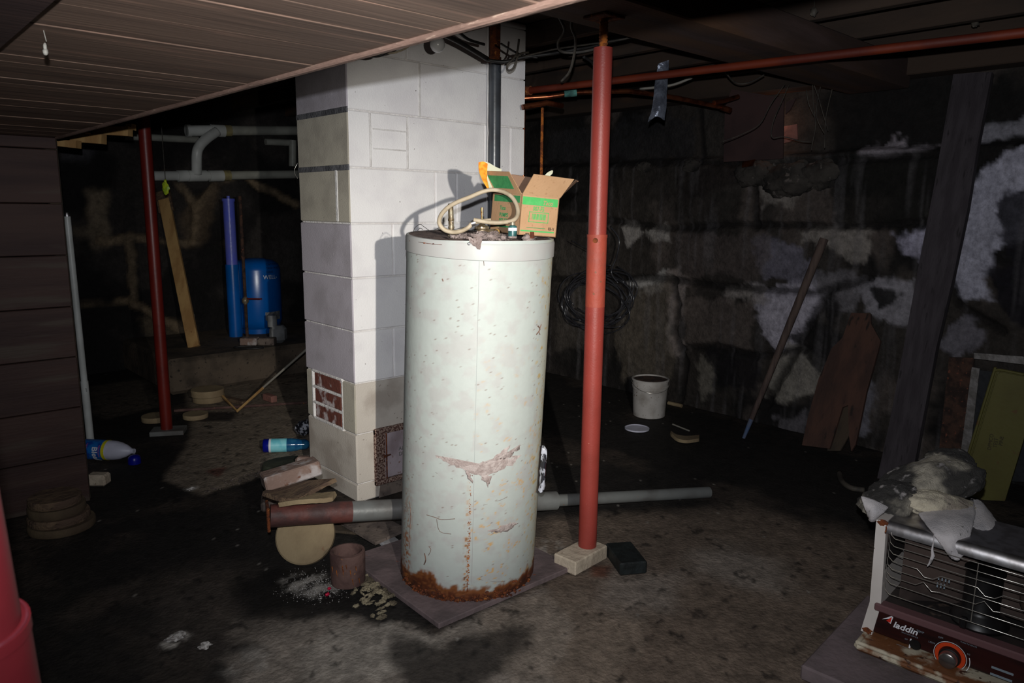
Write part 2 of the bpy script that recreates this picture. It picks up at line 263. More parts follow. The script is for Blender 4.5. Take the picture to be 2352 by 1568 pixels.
# ------------------------------------------------------------------ mesh builder
class MB:
    def __init__(s): s.v = []; s.f = []; s.m = []
    def add(s, vs, fs, mi=0):
        o = len(s.v); s.v += [Vector(p) for p in vs]; s.f += [tuple(i+o for i in f) for f in fs]; s.m += [mi]*len(fs); return s
    def box(s, c, size, ax=None, ch=0., mi=0):
        """chamfered box; ax = three unit axes"""
        c = Vector(c); ax = [Vector(a) for a in ax] if ax else [Vector((1, 0, 0)), Vector((0, 1, 0)), Vector((0, 0, 1))]
        h = [x/2 for x in size]; ch = min(ch, min(h)*.9)
        if ch <= 0:
            vs = [c+ax[0]*(sx*h[0])+ax[1]*(sy*h[1])+ax[2]*(sz*h[2]) for sx in (-1, 1) for sy in (-1, 1) for sz in (-1, 1)]
            return s.add(vs, [(0, 1, 3, 2), (4, 6, 7, 5), (0, 4, 5, 1), (2, 3, 7, 6), (0, 2, 6, 4), (1, 5, 7, 3)], mi)
        vs = []; idx = {}
        for sx in (-1, 1):
            for sy in (-1, 1):
                for sz in (-1, 1):
                    for k in range(3):
                        d = [h[j]-(0 if j == k else ch) for j in range(3)]
                        idx[(sx, sy, sz, k)] = len(vs)
                        vs.append(c+ax[0]*(sx*d[0])+ax[1]*(sy*d[1])+ax[2]*(sz*d[2]))
        fs = []
        def I(sg, k): return idx[(sg[0], sg[1], sg[2], k)]
        for k in range(3):
            a, b = [j for j in range(3) if j != k]
            for sg in (-1, 1):
                q = []
                for (sa, sb) in ((-1, -1), (1, -1), (1, 1), (-1, 1)):
                    g = [0, 0, 0]; g[k] = sg; g[a] = sa; g[b] = sb; q.append(I(g, k))
                fs.append(tuple(q))
        for k in range(3):
            a, b = [j for j in range(3) if j != k]
            for sa in (-1, 1):
                for sb in (-1, 1):
                    g1 = [0, 0, 0]; g1[k] = -1; g1[a] = sa; g1[b] = sb; g2 = list(g1); g2[k] = 1
                    fs.append((I(g1, a), I(g1, b), I(g2, b), I(g2, a)))
        for sx in (-1, 1):
            for sy in (-1, 1):
                for sz in (-1, 1):
                    fs.append(tuple(I((sx, sy, sz), k) for k in range(3)))
        return s.add(vs, fs, mi)
    def tube(s, pts, r, seg=12, cap=True, mi=0, sub=0, flat=1.):
        pts = [Vector(p) for p in pts]
        if sub:
            out = []
            n = len(pts)
            for i in range(n-1):
                p0 = pts[max(i-1, 0)]; p1 = pts[i]; p2 = pts[i+1]; p3 = pts[min(i+2, n-1)]
                for k in range(sub):
                    t = k/sub
                    out.append(.5*((2*p1)+(p2-p0)*t+(2*p0-5*p1+4*p2-p3)*t*t+(3*p1-p0-3*p2+p3)*t**3))
            out.append(pts[-1]); pts = out
        n = len(pts); rs = r if isinstance(r, (list, tuple)) else [r]*n
        if len(rs) != n: rs = [rs[0]+(rs[-1]-rs[0])*i/(n-1) for i in range(n)]
        t0 = (pts[1]-pts[0]).normalized(); u = t0.orthogonal().normalized()
        vs = []
        for i, p in enumerate(pts):
            t = (pts[min(i+1, n-1)]-pts[max(i-1, 0)]).normalized()
            u = (u-t*u.dot(t))
            if u.length < 1e-6: u = t.orthogonal()
            u.normalize(); w = t.cross(u)
            for k in range(seg):
                a = 2*math.pi*k/seg
                vs.append(p+u*(rs[i]*math.cos(a))+w*(rs[i]*flat*math.sin(a)))
        fs = [(i*seg+k, i*seg+(k+1) % seg, (i+1)*seg+(k+1) % seg, (i+1)*seg+k) for i in range(n-1) for k in range(seg)]
        if cap: fs += [tuple(reversed(range(seg))), tuple((n-1)*seg+k for k in range(seg))]
        return s.add(vs, fs, mi)
    def lathe(s, prof, base, axis=(0, 0, 1), seg=40, mi=0, mis=None, squash=1.):
        """prof: (radius, height) pairs along axis from base"""
        base = Vector(base); ax = Vector(axis).normalized(); u = ax.orthogonal().normalized(); w = ax.cross(u)
        vs = []; fs = []; ms = []
        for (r, h) in prof:
            for k in range(seg):
                a = 2*math.pi*k/seg; vs.append(base+ax*h+u*(r*math.cos(a))+w*(r*squash*math.sin(a)))
        for i in range(len(prof)-1):
            for k in range(seg):
                fs.append((i*seg+k, i*seg+(k+1) % seg, (i+1)*seg+(k+1) % seg, (i+1)*seg+k)); ms.append(mis[i] if mis else mi)
        o = len(s.v); s.v += vs; s.f += [tuple(i+o for i in f) for f in fs]; s.m += ms; return s
    def prism(s, poly, n, t, mi=0):
        """poly: 3D points in a plane, extruded t along n (both ends closed)"""
        poly = [Vector(p) for p in poly]; n = Vector(n).normalized(); k = len(poly)
        vs = poly+[p+n*t for p in poly]
        fs = [tuple(reversed(range(k))), tuple(range(k, 2*k))]+[(i, (i+1) % k, (i+1) % k+k, i+k) for i in range(k)]
        return s.add(vs, fs, mi)
    def loft(s, rows, th=.003, sub=4, jit=0., mi=0, seed=0):
        """cloth sheet through rows of points, with thickness"""
        R = [[Vector(p) for p in r] for r in rows]
        def cat(pts, sub):
            out = []; n = len(pts)
            for i in range(n-1):
                p0 = pts[max(i-1, 0)]; p1 = pts[i]; p2 = pts[i+1]; p3 = pts[min(i+2, n-1)]
                for k in range(sub):
                    t = k/sub; out.append(.5*((2*p1)+(p2-p0)*t+(2*p0-5*p1+4*p2-p3)*t*t+(3*p1-p0-3*p2+p3)*t**3))
            out.append(pts[-1]); return out
        R = [cat(r, sub) for r in R]; cols = [cat([r[j] for r in R], sub) for j in range(len(R[0]))]
        nu = len(cols); nv = len(cols[0]); rn = random.Random(seed)
        g = [[cols[i][j]+Vector((rn.uniform(-jit, jit) for _ in range(3))) for j in range(nv)] for i in range(nu)]
        top = []; bot = []
        for i in range(nu):
            for j in range(nv):
                a = g[min(i+1, nu-1)][j]-g[max(i-1, 0)][j]; b = g[i][min(j+1, nv-1)]-g[i][max(j-1, 0)]
                n = a.cross(b); n = n.normalized() if n.length > 1e-9 else Vector((0, 0, 1))
                top.append(g[i][j]+n*th/2); bot.append(g[i][j]-n*th/2)
        K = nu*nv; ix = lambda i, j: i*nv+j
        fs = []
        for i in range(nu-1):
            for j in range(nv-1):
                q = (ix(i, j), ix(i+1, j), ix(i+1, j+1), ix(i, j+1)); fs.append(q); fs.append(tuple(k+K for k in reversed(q)))
        edge = [ix(i, 0) for i in range(nu)]+[ix(nu-1, j) for j in range(1, nv)]+[ix(i, nv-1) for i in range(nu-2, -1, -1)]+[ix(0, j) for j in range(nv-2, 0, -1)]
        for a, b in zip(edge, edge[1:]+edge[:1]): fs.append((a, a+K, b+K, b))
        return s.add(top+bot, fs, mi)
    def blob(s, c, size, ax=None, rough=.15, seed=0, seg=40, mi=0, freq=2., ridge=0., flat_bottom=None):
        c = Vector(c); ax = [Vector(a) for a in ax] if ax else [Vector((1, 0, 0)), Vector((0, 1, 0)), Vector((0, 0, 1))]
        vs = []; n = seg; mlat = seg//2
        from mathutils import noise as mn
        for i in range(mlat+1):
            th = math.pi*i/mlat
            for k in range(n):
                ph = 2*math.pi*k/n
                d = Vector((math.sin(th)*math.cos(ph), math.sin(th)*math.sin(ph), math.cos(th)))
                q = d*freq+Vector((seed*3.7, seed*1.3, seed*.7))
                r = 1+rough*(mn.noise(q)*1.3+.6*mn.noise(q*2.3)+.35*mn.noise(q*5.1))
                if ridge: r += ridge*(.5-abs(mn.noise(q*1.7+Vector((9, 3, 1)))))*2*math.sin(th)
                p = Vector((d.x*size[0]/2*r, d.y*size[1]/2*r, d.z*size[2]/2*r))
                if flat_bottom is not None: p.z = max(p.z, -size[2]/2*flat_bottom)
                vs.append(c+ax[0]*p.x+ax[1]*p.y+ax[2]*p.z)
        fs = [(i*n+k, (i+1)*n+k, (i+1)*n+(k+1) % n, i*n+(k+1) % n) for i in range(mlat) for k in range(n)]
        return s.add(vs, fs, mi)
    def build(s, name, mats, parent=None, smooth=None, label=None, origin=None):
        if not isinstance(mats, (list, tuple)): mats = [mats]
        vs = s.v
        if parent is not None:
            og = Vector(parent['_o']) if '_o' in parent else Vector(parent.location)
        elif origin is not None: og = Vector(origin)
        else:
            n = len(vs); og = Vector((sum(p.x for p in vs)/n, sum(p.y for p in vs)/n, min(p.z for p in vs)))
        me = bpy.data.meshes.new(name); me.from_pydata([tuple(p-og) for p in vs], [], s.f)
        for mm in mats: me.materials.append(mm)
        if len(mats) > 1: me.polygons.foreach_set('material_index', s.m)
        me.validate(); me.update()
        if smooth:
            me.shade_smooth()
            if smooth < 180: me.set_sharp_from_angle(angle=math.radians(smooth))
        o = bpy.data.objects.new(name, me); C.collection.objects.link(o)
        if parent is not None:
            o.parent = parent; o['_o'] = tuple(og)
        else:
            o.location = og; o['_o'] = tuple(og)
        if label: o['label'] = label
        return o
def tag(o, label, cat, group=None, kind=None):
    o['label'] = label; o['category'] = cat
    if group: o['group'] = group
    if kind: o['kind'] = kind
    return o
def structure(o): o['kind'] = 'structure'; return o
def thing(name, loc, label, cat, group=None):
    o = bpy.data.objects.new(name, None); C.collection.objects.link(o); o.location = loc; o['_o'] = tuple(loc)
    o.empty_display_size = .05
    return tag(o, label, cat, group)
def text(name, s, size, fn, mat, parent, bold=0., shear=0., th=.0004, label=None, sx=1.):
    """lettering; fn maps (u right, v up, w out) to world"""
    cu = bpy.data.curves.new('t', 'FONT'); cu.body = s; cu.size = size; cu.offset = bold; cu.shear = shear; cu.extrude = th; cu.resolution_u = 3
    ob = bpy.data.objects.new('t', cu); C.collection.objects.link(ob)
    dg = bpy.context.evaluated_depsgraph_get(); me = bpy.data.meshes.new_from_object(ob.evaluated_get(dg))
    vs = [fn(v.co.x*sx, v.co.y, v.co.z+th) for v in me.vertices]; fs = [tuple(p.vertices) for p in me.polygons]
    bpy.data.objects.remove(ob); bpy.data.curves.remove(cu); bpy.data.meshes.remove(me)
    b = MB(); b.add(vs, fs); return b.build(name, mat, parent, label=label)
def plane_fn(o, u, v, n=None):
    o = Vector(o); u = Vector(u).normalized(); v = Vector(v).normalized(); n = u.cross(v).normalized() if n is None else Vector(n)
    return lambda a, b, c: o+u*a+v*b+n*c
def grid(name, org, du, dv, nu, nv, disp_dir, disp, col, mat):
    """attribute-coloured surface grid"""
    U, V = np.meshgrid(np.arange(nu), np.arange(nv), indexing='ij')
    org = np.array(org); du = np.array(du); dv = np.array(dv)
    p = org+U[..., None]*du+V[..., None]*dv+disp[..., None]*np.array(disp_dir)
    p = p.reshape(-1, 3); me = bpy.data.meshes.new(name)
    i = (U[:-1, :-1]*nv+V[:-1, :-1]).ravel()
    f = np.stack([i, i+nv, i+nv+1, i+1], 1)
    me.from_pydata(p.tolist(), [], f.tolist()); me.materials.append(mat)
    a = me.color_attributes.new('col', 'FLOAT_COLOR', 'POINT')
    c = np.concatenate([col.reshape(-1, 3), np.ones((nu*nv, 1))], 1).astype(np.float32)
    a.data.foreach_set('color', c.ravel()); me.shade_smooth(); me.update()
    o = bpy.data.objects.new(name, me); C.collection.objects.link(o); return structure(o)
X3 = Vector((1, 0, 0)); Y3 = Vector((0, 1, 0)); Z3 = Vector((0, 0, 1))
HR = _w(1, 0, 0); HF = _w(0, 1, 0)      # level directions: across and away

# ================================================================== THE SETTING
def mixc(c, c2, t): return c*(1-t[..., None])+np.array(c2[:3])*t[..., None]
# ---- floor
st = .013; x0, y0 = -1.4, -1.2; nx, ny = int((4.9-x0)/st)+1, int((7.1-y0)/st)+1
gx, gy = np.meshgrid(x0+np.arange(nx)*st, y0+np.arange(ny)*st, indexing='ij')
def fpoly(pts): return [tuple(FL(x, y)[:2]) for x, y in pts]
wob = (fbm(gx*3, gy*3, 5)-.5)*.30; wob2 = (fbm(gx*9, gy*9, 4, 5)-.5)*.16
col = np.zeros(gx.shape+(3,))+np.array(srgb(36, 33, 31)[:3])  # dark base: dirt, plus the lens shadow at lower left put into colour
n1 = fbm(gx*2.2, gy*2.2, 5, 2)
col = mixc(col, srgb(78, 68, 60), sstep(.52, .72, n1)*.6)
def fpatch(pts, c, edge=.05, amt=1., w=1.):
    global col
    sd = poly_sd(gx, gy, fpoly(pts))+wob*w+wob2*w
    col = mixc(col, c, sstep(edge, -edge, sd)*amt)
fpatch([(1230, 1190), (1700, 1160), (2080, 1260), (2100, 1568), (1900, 1800), (1180, 1800), (1180, 1400)], srgb(112, 98, 86), .10, .9, .6)
fpatch([(540, 1420), (760, 1400), (1010, 1450), (1250, 1350), (1300, 1480), (1250, 1700), (600, 1700)], srgb(140, 130, 120), .035, .9, .8)
wob_s, wob2_s = wob, wob2; wob2 = (fbm(gx*26, gy*26, 4, 25)-.5)*.14
fpatch([(760, 1440), (900, 1420), (1000, 1470), (880, 1568), (700, 1568), (640, 1500)], srgb(160, 152, 142), .02, .55, .5)
fpatch([(1100, 1400), (1330, 1340), (1500, 1420), (1400, 1568), (1180, 1568)], srgb(136, 122, 108), .03, .5, .6)
wob2 = wob2_s
fpatch([(430, 860), (700, 850), (735, 1040), (640, 1075), (560, 1110), (470, 1135), (380, 1100), (440, 1010)], srgb(128, 116, 102), .03, .95, .25)
fpatch([(205, 885), (340, 870), (370, 930), (250, 960), (215, 945)], srgb(96, 86, 76), .05, .9, .4)
fpatch([(900, 1460), (990, 1462), (1010, 1490), (1150, 1465), (1160, 1520), (1100, 1640), (940, 1640), (905, 1540)], srgb(44, 39, 36), .05, .85, .9)
fpatch([(400, 1330), (600, 1300), (720, 1400), (640, 1470), (450, 1480)], srgb(76, 68, 62), .1, .6, 1.2)
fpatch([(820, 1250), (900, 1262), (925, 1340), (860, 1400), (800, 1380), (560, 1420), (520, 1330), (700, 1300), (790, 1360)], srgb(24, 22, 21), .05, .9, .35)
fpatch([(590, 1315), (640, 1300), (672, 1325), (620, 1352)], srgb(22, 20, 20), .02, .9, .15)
fpatch([(1365, 1300), (1400, 1300), (1395, 1325), (1362, 1322)], srgb(96, 52, 34), .02, .9, .2)
fpatch([(460, 945), (540, 945), (530, 965), (450, 968)], srgb(40, 34, 32), .03, .9, .3)
fpatch([(480, 1078), (515, 1072), (500, 1092)], srgb(96, 44, 38), .02, .7, .2)
for (cx, cy, r, a) in ((405, 1465, .05, .9), (470, 1482, .03, .8), (700, 1335, .12, .8), (735, 1350, .10, .7), (590, 1510, .12, .4), (440, 1120, .05, .6), (1480, 1360, .25, .25), (1250, 1260, .12, .4), (1700, 1300, .3, .25)):
    c0 = FL(cx, cy); d = np.hypot(gx-c0.x, gy-c0.y)+(wob+wob2)*r*3
    sp = sstep(.45, .62, fbm(gx*22, gy*22, 3, cx)) if r < .13 else 1.
    col = mixc(col, srgb(176, 170, 162), sstep(r, r*.4, d)*a*sp)
spk = _rng.rand(*gx.shape)
col = mixc(col, srgb(150, 144, 136), np.where(spk > .9991, .75, 0.))
col *= (.62+.76*fbm(gx*17, gy*17, 5, 8))[..., None]
col = mixc(col, srgb(20, 18, 17), sstep(.70, .78, fbm(gx*24, gy*24, 3, 48))*.7)
disp = (fbm(gx*5, gy*5, 4, 1)-.5)*.008-.004
floor = grid('floor', (x0, y0, 0), (st, 0, 0), (0, st, 0), nx, ny, (0, 0, 1), disp, col, attr_mat('dirty_shaded_concrete', rough=.78, bump=.6, bscale=70, var=.4))

# ---- right-hand stone wall
XW = 4.6
WALL = [
 ('w', [(1725, 655), (1870, 655), (1890, 690), (1868, 745), (1825, 790), (1775, 815), (1750, 770), (1738, 710)], srgb(176, 170, 180), .95),
 ('w', [(1640, 650), (1760, 655), (1755, 700), (1690, 690)], srgb(146, 138, 132), .8),
 ('w', [(1770, 820), (1835, 800), (1885, 845), (1888, 890), (1815, 930), (1768, 905)], srgb(146, 140, 130), .8),
 ('w', [(2195, 480), (2255, 400), (2352, 330), (2450, 330), (2450, 470), (2300, 560), (2260, 640), (2290, 700), (2190, 690), (2140, 640)], srgb(178, 176, 190), .95),
 ('w', [(2200, 300), (2400, 250), (2420, 290), (2200, 335)], srgb(150, 148, 156), .8),
 ('w', [(1985, 350), (2060, 330), (2165, 316), (2175, 344), (2010, 358)], srgb(150, 142, 148), .85),
 ('w', [(1975, 650), (2100, 640), (2100, 745), (2050, 760), (1990, 730)], srgb(150, 146, 152), .8),
 ('w', [(2055, 540), (2140, 525), (2130, 600), (2070, 595)], srgb(170, 166, 184), .9),
 ('w', [(1740, 555), (1850, 560), (1865, 640), (1760, 640)], srgb(116, 112, 124), .8),
 ('w', [(1820, 520), (1990, 530), (1980, 590), (1900, 570), (1830, 570)], srgb(150, 142, 134), .7),
 ('w', [(1880, 640), (1990, 640), (1970, 720), (1900, 710)], srgb(118, 114, 118), .7),
 ('w', [(1440, 520), (1530, 515), (1530, 540), (1440, 555)], srgb(170, 164, 158), .75),
 ('w', [(1425, 640), (1522, 630), (1515, 658), (1432, 662)], srgb(176, 172, 168), .8),
 ('w', [(1540, 640), (1580, 640), (1566, 700), (1545, 760), (1580, 800), (1545, 800), (1535, 720)], srgb(140, 128, 122), .75),
 ('w', [(1605, 820), (1650, 820), (1645, 900), (1610, 920)], srgb(116, 110, 100), .8),
 ('w', [(1730, 395), (1800, 380), (1850, 430), (1815, 480), (1740, 470)], srgb(150, 142, 134), .6),
 ('w', [(1900, 900), (2010, 850), (2000, 1000), (1950, 1020)], srgb(116, 114, 122), .8),
 ('w', [(1790, 960), (1860, 940), (1850, 1010), (1800, 1010)], srgb(104, 100, 104), .7),
 ('w', [(2150, 790), (2180, 740), (2230, 700), (2260, 780), (2200, 830)], srgb(120, 116, 124), .7),
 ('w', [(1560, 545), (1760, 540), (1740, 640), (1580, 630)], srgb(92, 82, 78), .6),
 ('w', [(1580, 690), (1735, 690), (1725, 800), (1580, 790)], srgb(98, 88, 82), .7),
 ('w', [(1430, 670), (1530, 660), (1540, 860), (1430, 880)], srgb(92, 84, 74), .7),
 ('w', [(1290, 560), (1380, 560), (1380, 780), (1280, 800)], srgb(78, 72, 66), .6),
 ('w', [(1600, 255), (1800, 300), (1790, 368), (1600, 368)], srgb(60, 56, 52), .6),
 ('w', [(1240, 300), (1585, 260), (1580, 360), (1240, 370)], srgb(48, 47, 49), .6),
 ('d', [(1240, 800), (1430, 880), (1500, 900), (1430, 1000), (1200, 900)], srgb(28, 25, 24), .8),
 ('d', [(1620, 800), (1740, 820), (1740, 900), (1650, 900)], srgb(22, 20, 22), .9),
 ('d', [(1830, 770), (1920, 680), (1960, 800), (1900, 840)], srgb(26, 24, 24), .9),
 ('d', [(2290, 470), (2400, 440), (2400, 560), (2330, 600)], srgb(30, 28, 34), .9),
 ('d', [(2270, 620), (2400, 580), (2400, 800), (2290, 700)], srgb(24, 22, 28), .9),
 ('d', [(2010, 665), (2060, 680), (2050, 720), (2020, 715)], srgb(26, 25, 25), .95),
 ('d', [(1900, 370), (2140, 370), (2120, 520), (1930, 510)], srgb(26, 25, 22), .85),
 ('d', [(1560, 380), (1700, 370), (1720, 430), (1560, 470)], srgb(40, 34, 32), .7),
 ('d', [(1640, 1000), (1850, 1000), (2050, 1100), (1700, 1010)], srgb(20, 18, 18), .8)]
st = .014; y0 = -1.4; nyw = int((7.1-y0)/st)+1; nz = int(2.42/st)+1
gy, gz = np.meshgrid(y0+np.arange(nyw)*st, np.arange(nz)*st, indexing='ij')
wob = (fbm(gy*4, gz*4, 5, 3)-.5)*.34; wob2 = (fbm(gy*13, gz*13, 4, 6)-.5)*.12; wob3 = (fbm(gy*34, gz*30, 4, 12)-.5)*.06
col = np.zeros(gy.shape+(3,))+np.array(srgb(54, 49, 45)[:3])
col = mixc(col, srgb(26, 24, 23), sstep(.48, .6, fbm(gy*1.6, gz*1.6, 5, 11)))
col = mixc(col, srgb(96, 86, 80), sstep(.60, .74, fbm(gy*2.7, gz*2.7, 5, 14))*.6)
disp = (fbm(gy*2.5, gz*2.5, 5, 4)-.5)*.07+(fbm(gy*11, gz*11, 4, 5)-.5)*.022
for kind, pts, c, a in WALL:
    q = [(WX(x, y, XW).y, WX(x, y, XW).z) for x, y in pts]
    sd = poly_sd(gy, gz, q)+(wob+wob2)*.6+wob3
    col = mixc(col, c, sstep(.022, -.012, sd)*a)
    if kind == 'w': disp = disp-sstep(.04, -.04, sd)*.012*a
JOINTS = [[(1230, 640), (1330, 640), (1520, 638), (1650, 657), (1870, 672), (2000, 640)], [(1545, 640), (1560, 700), (1548, 760), (1575, 830), (1560, 930)],
          [(1560, 800), (1650, 795), (1740, 820), (1850, 800)], [(1240, 500), (1400, 505), (1530, 525), (1700, 515), (2000, 520), (2140, 510)],
          [(1240, 378), (1600, 372), (1800, 380), (2160, 350)], [(1725, 380), (1735, 520)], [(1590, 250), (1600, 370)], [(1890, 690), (1830, 800), (1760, 930)], [(2150, 560), (2200, 700), (2300, 760)]]
for jl in JOINTS:
    q = [(WX(x, y, XW).y, WX(x, y, XW).z) for x, y in jl]
    d = line_d(gy, gz, q)+wob2*.25
    t = sstep(.035, .008, d); disp = disp+t*.03; col = mixc(col, srgb(22, 19, 18), t*.8)
streak = sstep(.55, .75, fbm(gy*30, gz*1.6, 3, 21))
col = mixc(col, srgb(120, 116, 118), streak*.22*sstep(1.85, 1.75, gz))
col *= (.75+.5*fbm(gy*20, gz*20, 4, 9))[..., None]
back = sstep(1.79, 1.83, gz+wob*.12)
disp = disp*(1-.6*back)+back*.10                     # the wall steps back above the stone ledge
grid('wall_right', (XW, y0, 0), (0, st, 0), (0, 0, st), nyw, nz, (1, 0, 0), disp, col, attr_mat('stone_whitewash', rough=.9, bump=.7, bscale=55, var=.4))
st = .02
# ---- far wall
YB = 7.0; x0 = -1.4; nxb = int((4.8-x0)/st)+1
gx, gz = np.meshgrid(x0+np.arange(nxb)*st, np.arange(nz)*st, indexing='ij')
wob = (fbm(gx*4, gz*4, 5, 31)-.5)*.3; wob2 = (fbm(gx*13, gz*13, 4, 36)-.5)*.1
col = np.zeros(gx.shape+(3,))+np.array(srgb(48, 44, 42)[:3])
col = mixc(col, srgb(24, 22, 22), sstep(.46, .6, fbm(gx*1.9, gz*1.9, 5, 41)))
disp = (fbm(gx*3, gz*3, 5, 34)-.5)*.08
for pts, c, a in (([(195, 440), (245, 440), (235, 490), (250, 545), (220, 560), (200, 500)], srgb(120, 106, 88), .9),
                  ([(160, 520), (235, 520), (225, 545), (165, 540)], srgb(104, 92, 76), .7),
                  ([(140, 330), (215, 330), (200, 370), (150, 360)], srgb(84, 82, 86), .6),
                  ([(420, 500), (470, 450), (500, 430), (470, 540), (430, 560)], srgb(100, 84, 66), .6),
                  ([(330, 740), (450, 735), (440, 775), (360, 775)], srgb(96, 84, 68), .7),
                  ([(620, 560), (680, 560), (680, 640), (630, 640)], srgb(62, 58, 56), .6)):
    q = [(WY(x, y, YB).x, WY(x, y, YB).z) for x, y in pts]
    sd = poly_sd(gx, gz, q)+(wob+wob2)*.5; col = mixc(col, c, sstep(.06, -.03, sd)*a)
for jl in ([(380, 400), (430, 440), (450, 480), (445, 560)], [(450, 480), (490, 430), (540, 400)], [(230, 555), (300, 545), (420, 560), (520, 555)], [(150, 700), (300, 690), (420, 760)],
           [(300, 560), (310, 700)], [(520, 555), (540, 690)], [(560, 400), (600, 430), (680, 470)]):
    q = [(WY(x, y, YB).x, WY(x, y, YB).z) for x, y in jl]
    d = line_d(gx, gz, q)+wob2*.4; t = sstep(.05, .02, d)
    disp = disp+t*.03; col = mixc(col, srgb(116, 100, 80), t*.9*sstep(.3, .5, fbm(gx*3, gz*3, 3, 61)))
col *= (.75+.5*fbm(gx*18, gz*18, 4, 9))[..., None]
grid('wall_back', (x0, YB, 0), (st, 0, 0), (0, 0, st), nxb, nz, (0, 1, 0), disp, col, attr_mat('dark_fieldstone', rough=.9, bump=.7, bscale=50, var=.4))
# wall behind the photographer and far left wall close the cellar
b = MB(); b.box((1.6, -1.45, 1.2), (6.2, .1, 2.4)); structure(b.build('wall_front', M['joist']))
b = MB(); b.box((-1.45, 2.8, 1.2), (.1, 8.6, 2.4)); structure(b.build('wall_left', M['joist']))
# ---- ceiling
b = MB()
y = -1.4
k = 0
x = -1.4
while x < 4.8:
    w = .19; b.box((x+w/2, 2.8, 2.43), (w-.006, 8.6, .03), ch=.002); x += w
structure(b.build('ceiling', M['joist']))
jx = [1.15, 1.55, 1.95, 2.42, 2.9, 3.42, 3.92, 4.35]
for i, x in enumerate(jx):
    b = MB(); b.box((x, 2.8, 2.355), (.05, 8.4, .115), ch=.003)
    structure(b.build('ceiling_joist', M['joist']))
b = MB(); b.box((2.80, 1.87, 2.215), (3.6, .34, .155), ch=.006); structure(b.build('ceiling_beam', M['beam']))
b = MB(); b.box((4.64, 2.8, 2.27), (.2, 8.2, .14), ch=.006); structure(b.build('sill_beam', M['joist']))
# ---- planked soffit of the stair box and its wall
ZS = 1.734
b = MB(); ys = [.30, .475, .645, .815, .987, 1.15, 1.32, 1.496, 1.753]
yy = 1.753
while yy < 3.9: yy += .172; ys.append(min(yy, 3.95))
for ya, yb in zip(ys[:-1], ys[1:]):
    mid = (ya+yb)/2; g = .004
    for (p, q) in (((ya, mid), (mid, yb)) if .9 < ya < 1.1 or 1.5 < ya < 2.3 else ((ya, yb),)):
        dz = random.uniform(0, .002)
        b.box((.30, (p+q)/2+(g/2 if p == ya else 0), ZS+.012+dz), (.996, q-p-.0004-(g if p == ya else 0), .024), ch=(.0018 if p == ya else .0008))
structure(b.build('plank_soffit', M['plank_s'], smooth=None))
b = MB(); b.box((.805, 2.1, ZS+.008), (.016, 3.66, .032), ch=.003)
for i in range(9):
    yq = random.uniform(.6, 3.6); b.box((.813, yq, ZS+.002), (.004, random.uniform(.03, .1), .012), ch=.001)
structure(b.build('trim_1', M['plank_e']))
b = MB(); b.box((.30, 2.1, ZS+.30), (.9, 3.6, .50), ch=.01); structure(b.build('stair_box', M['joist']))
b = MB(); b.box((.17, 1.1, ZS-.008), (.20, 1.7, .016), ch=.003); structure(b.build('trim_2', M['plank_w']))
b = MB(); zz = 0.0; YL = 3.92
hts = [.245, .235, .245, .24, .24, .235, .24, .06]
for hgt in hts:
    z1 = min(zz+hgt, ZS); b.box((.80-1.1, YL+.02, (zz+z1)/2), (2.2, .036, z1-zz-.004), ch=.003); zz = z1
structure(b.build('plank_wall', M['plank_w']))
b = MB(); b.box((.785, YL+.06, ZS/2), (.05, .05, ZS), ch=.004); structure(b.build('wall_corner_stud', M['board_dk']))

# ================================================================== CHIMNEY
cx0, cx1, cy0, cy1 = 1.775, 2.875, 3.04, 3.53
ch = thing('chimney', (2.3, 3.28, 0), 'white painted concrete block chimney standing from floor to ceiling behind the tall tank', 'chimney')
zj = [0]+[.094+.254*k for k in range(0, 10)]; zj = [z for z in zj if z < 2.40]+[2.412]
b = MB(); b.box(((cx0+cx1)/2, (cy0+cy1)/2, 1.205), (cx1-cx0-.016, cy1-cy0-.016, 2.41), mi=5)
cutsR = {1: [], 2: [2.35], 3: [2.07], 4: [1.9+.33], 5: [2.07], 6: [2.25, 2.43], 7: [2.62], 8: [2.28]}
cutsR = {0: [], 1: [2.1], 2: [], 3: [WY(904, 810, cy0).x], 4: [2.42], 5: [WY(903, 600, cy0).x], 6: [WY(1000, 450, cy0).x, WY(1049, 450, cy0).x],
         7: [WY(851, 330, cy0).x, WY(936, 330, cy0).x, WY(1113, 330, cy0).x, WY(1172, 330, cy0).x], 8: [WY(963, 200, cy0).x], 9: [2.1, 2.6]}
mR = {0: 3, 1: 3, 2: 3}
mL = {0: 3, 1: 3, 2: 1, 3: 2, 4: 2, 5: 2, 6: 1, 7: 1, 8: 2, 9: 1}
rn = random.Random(4)
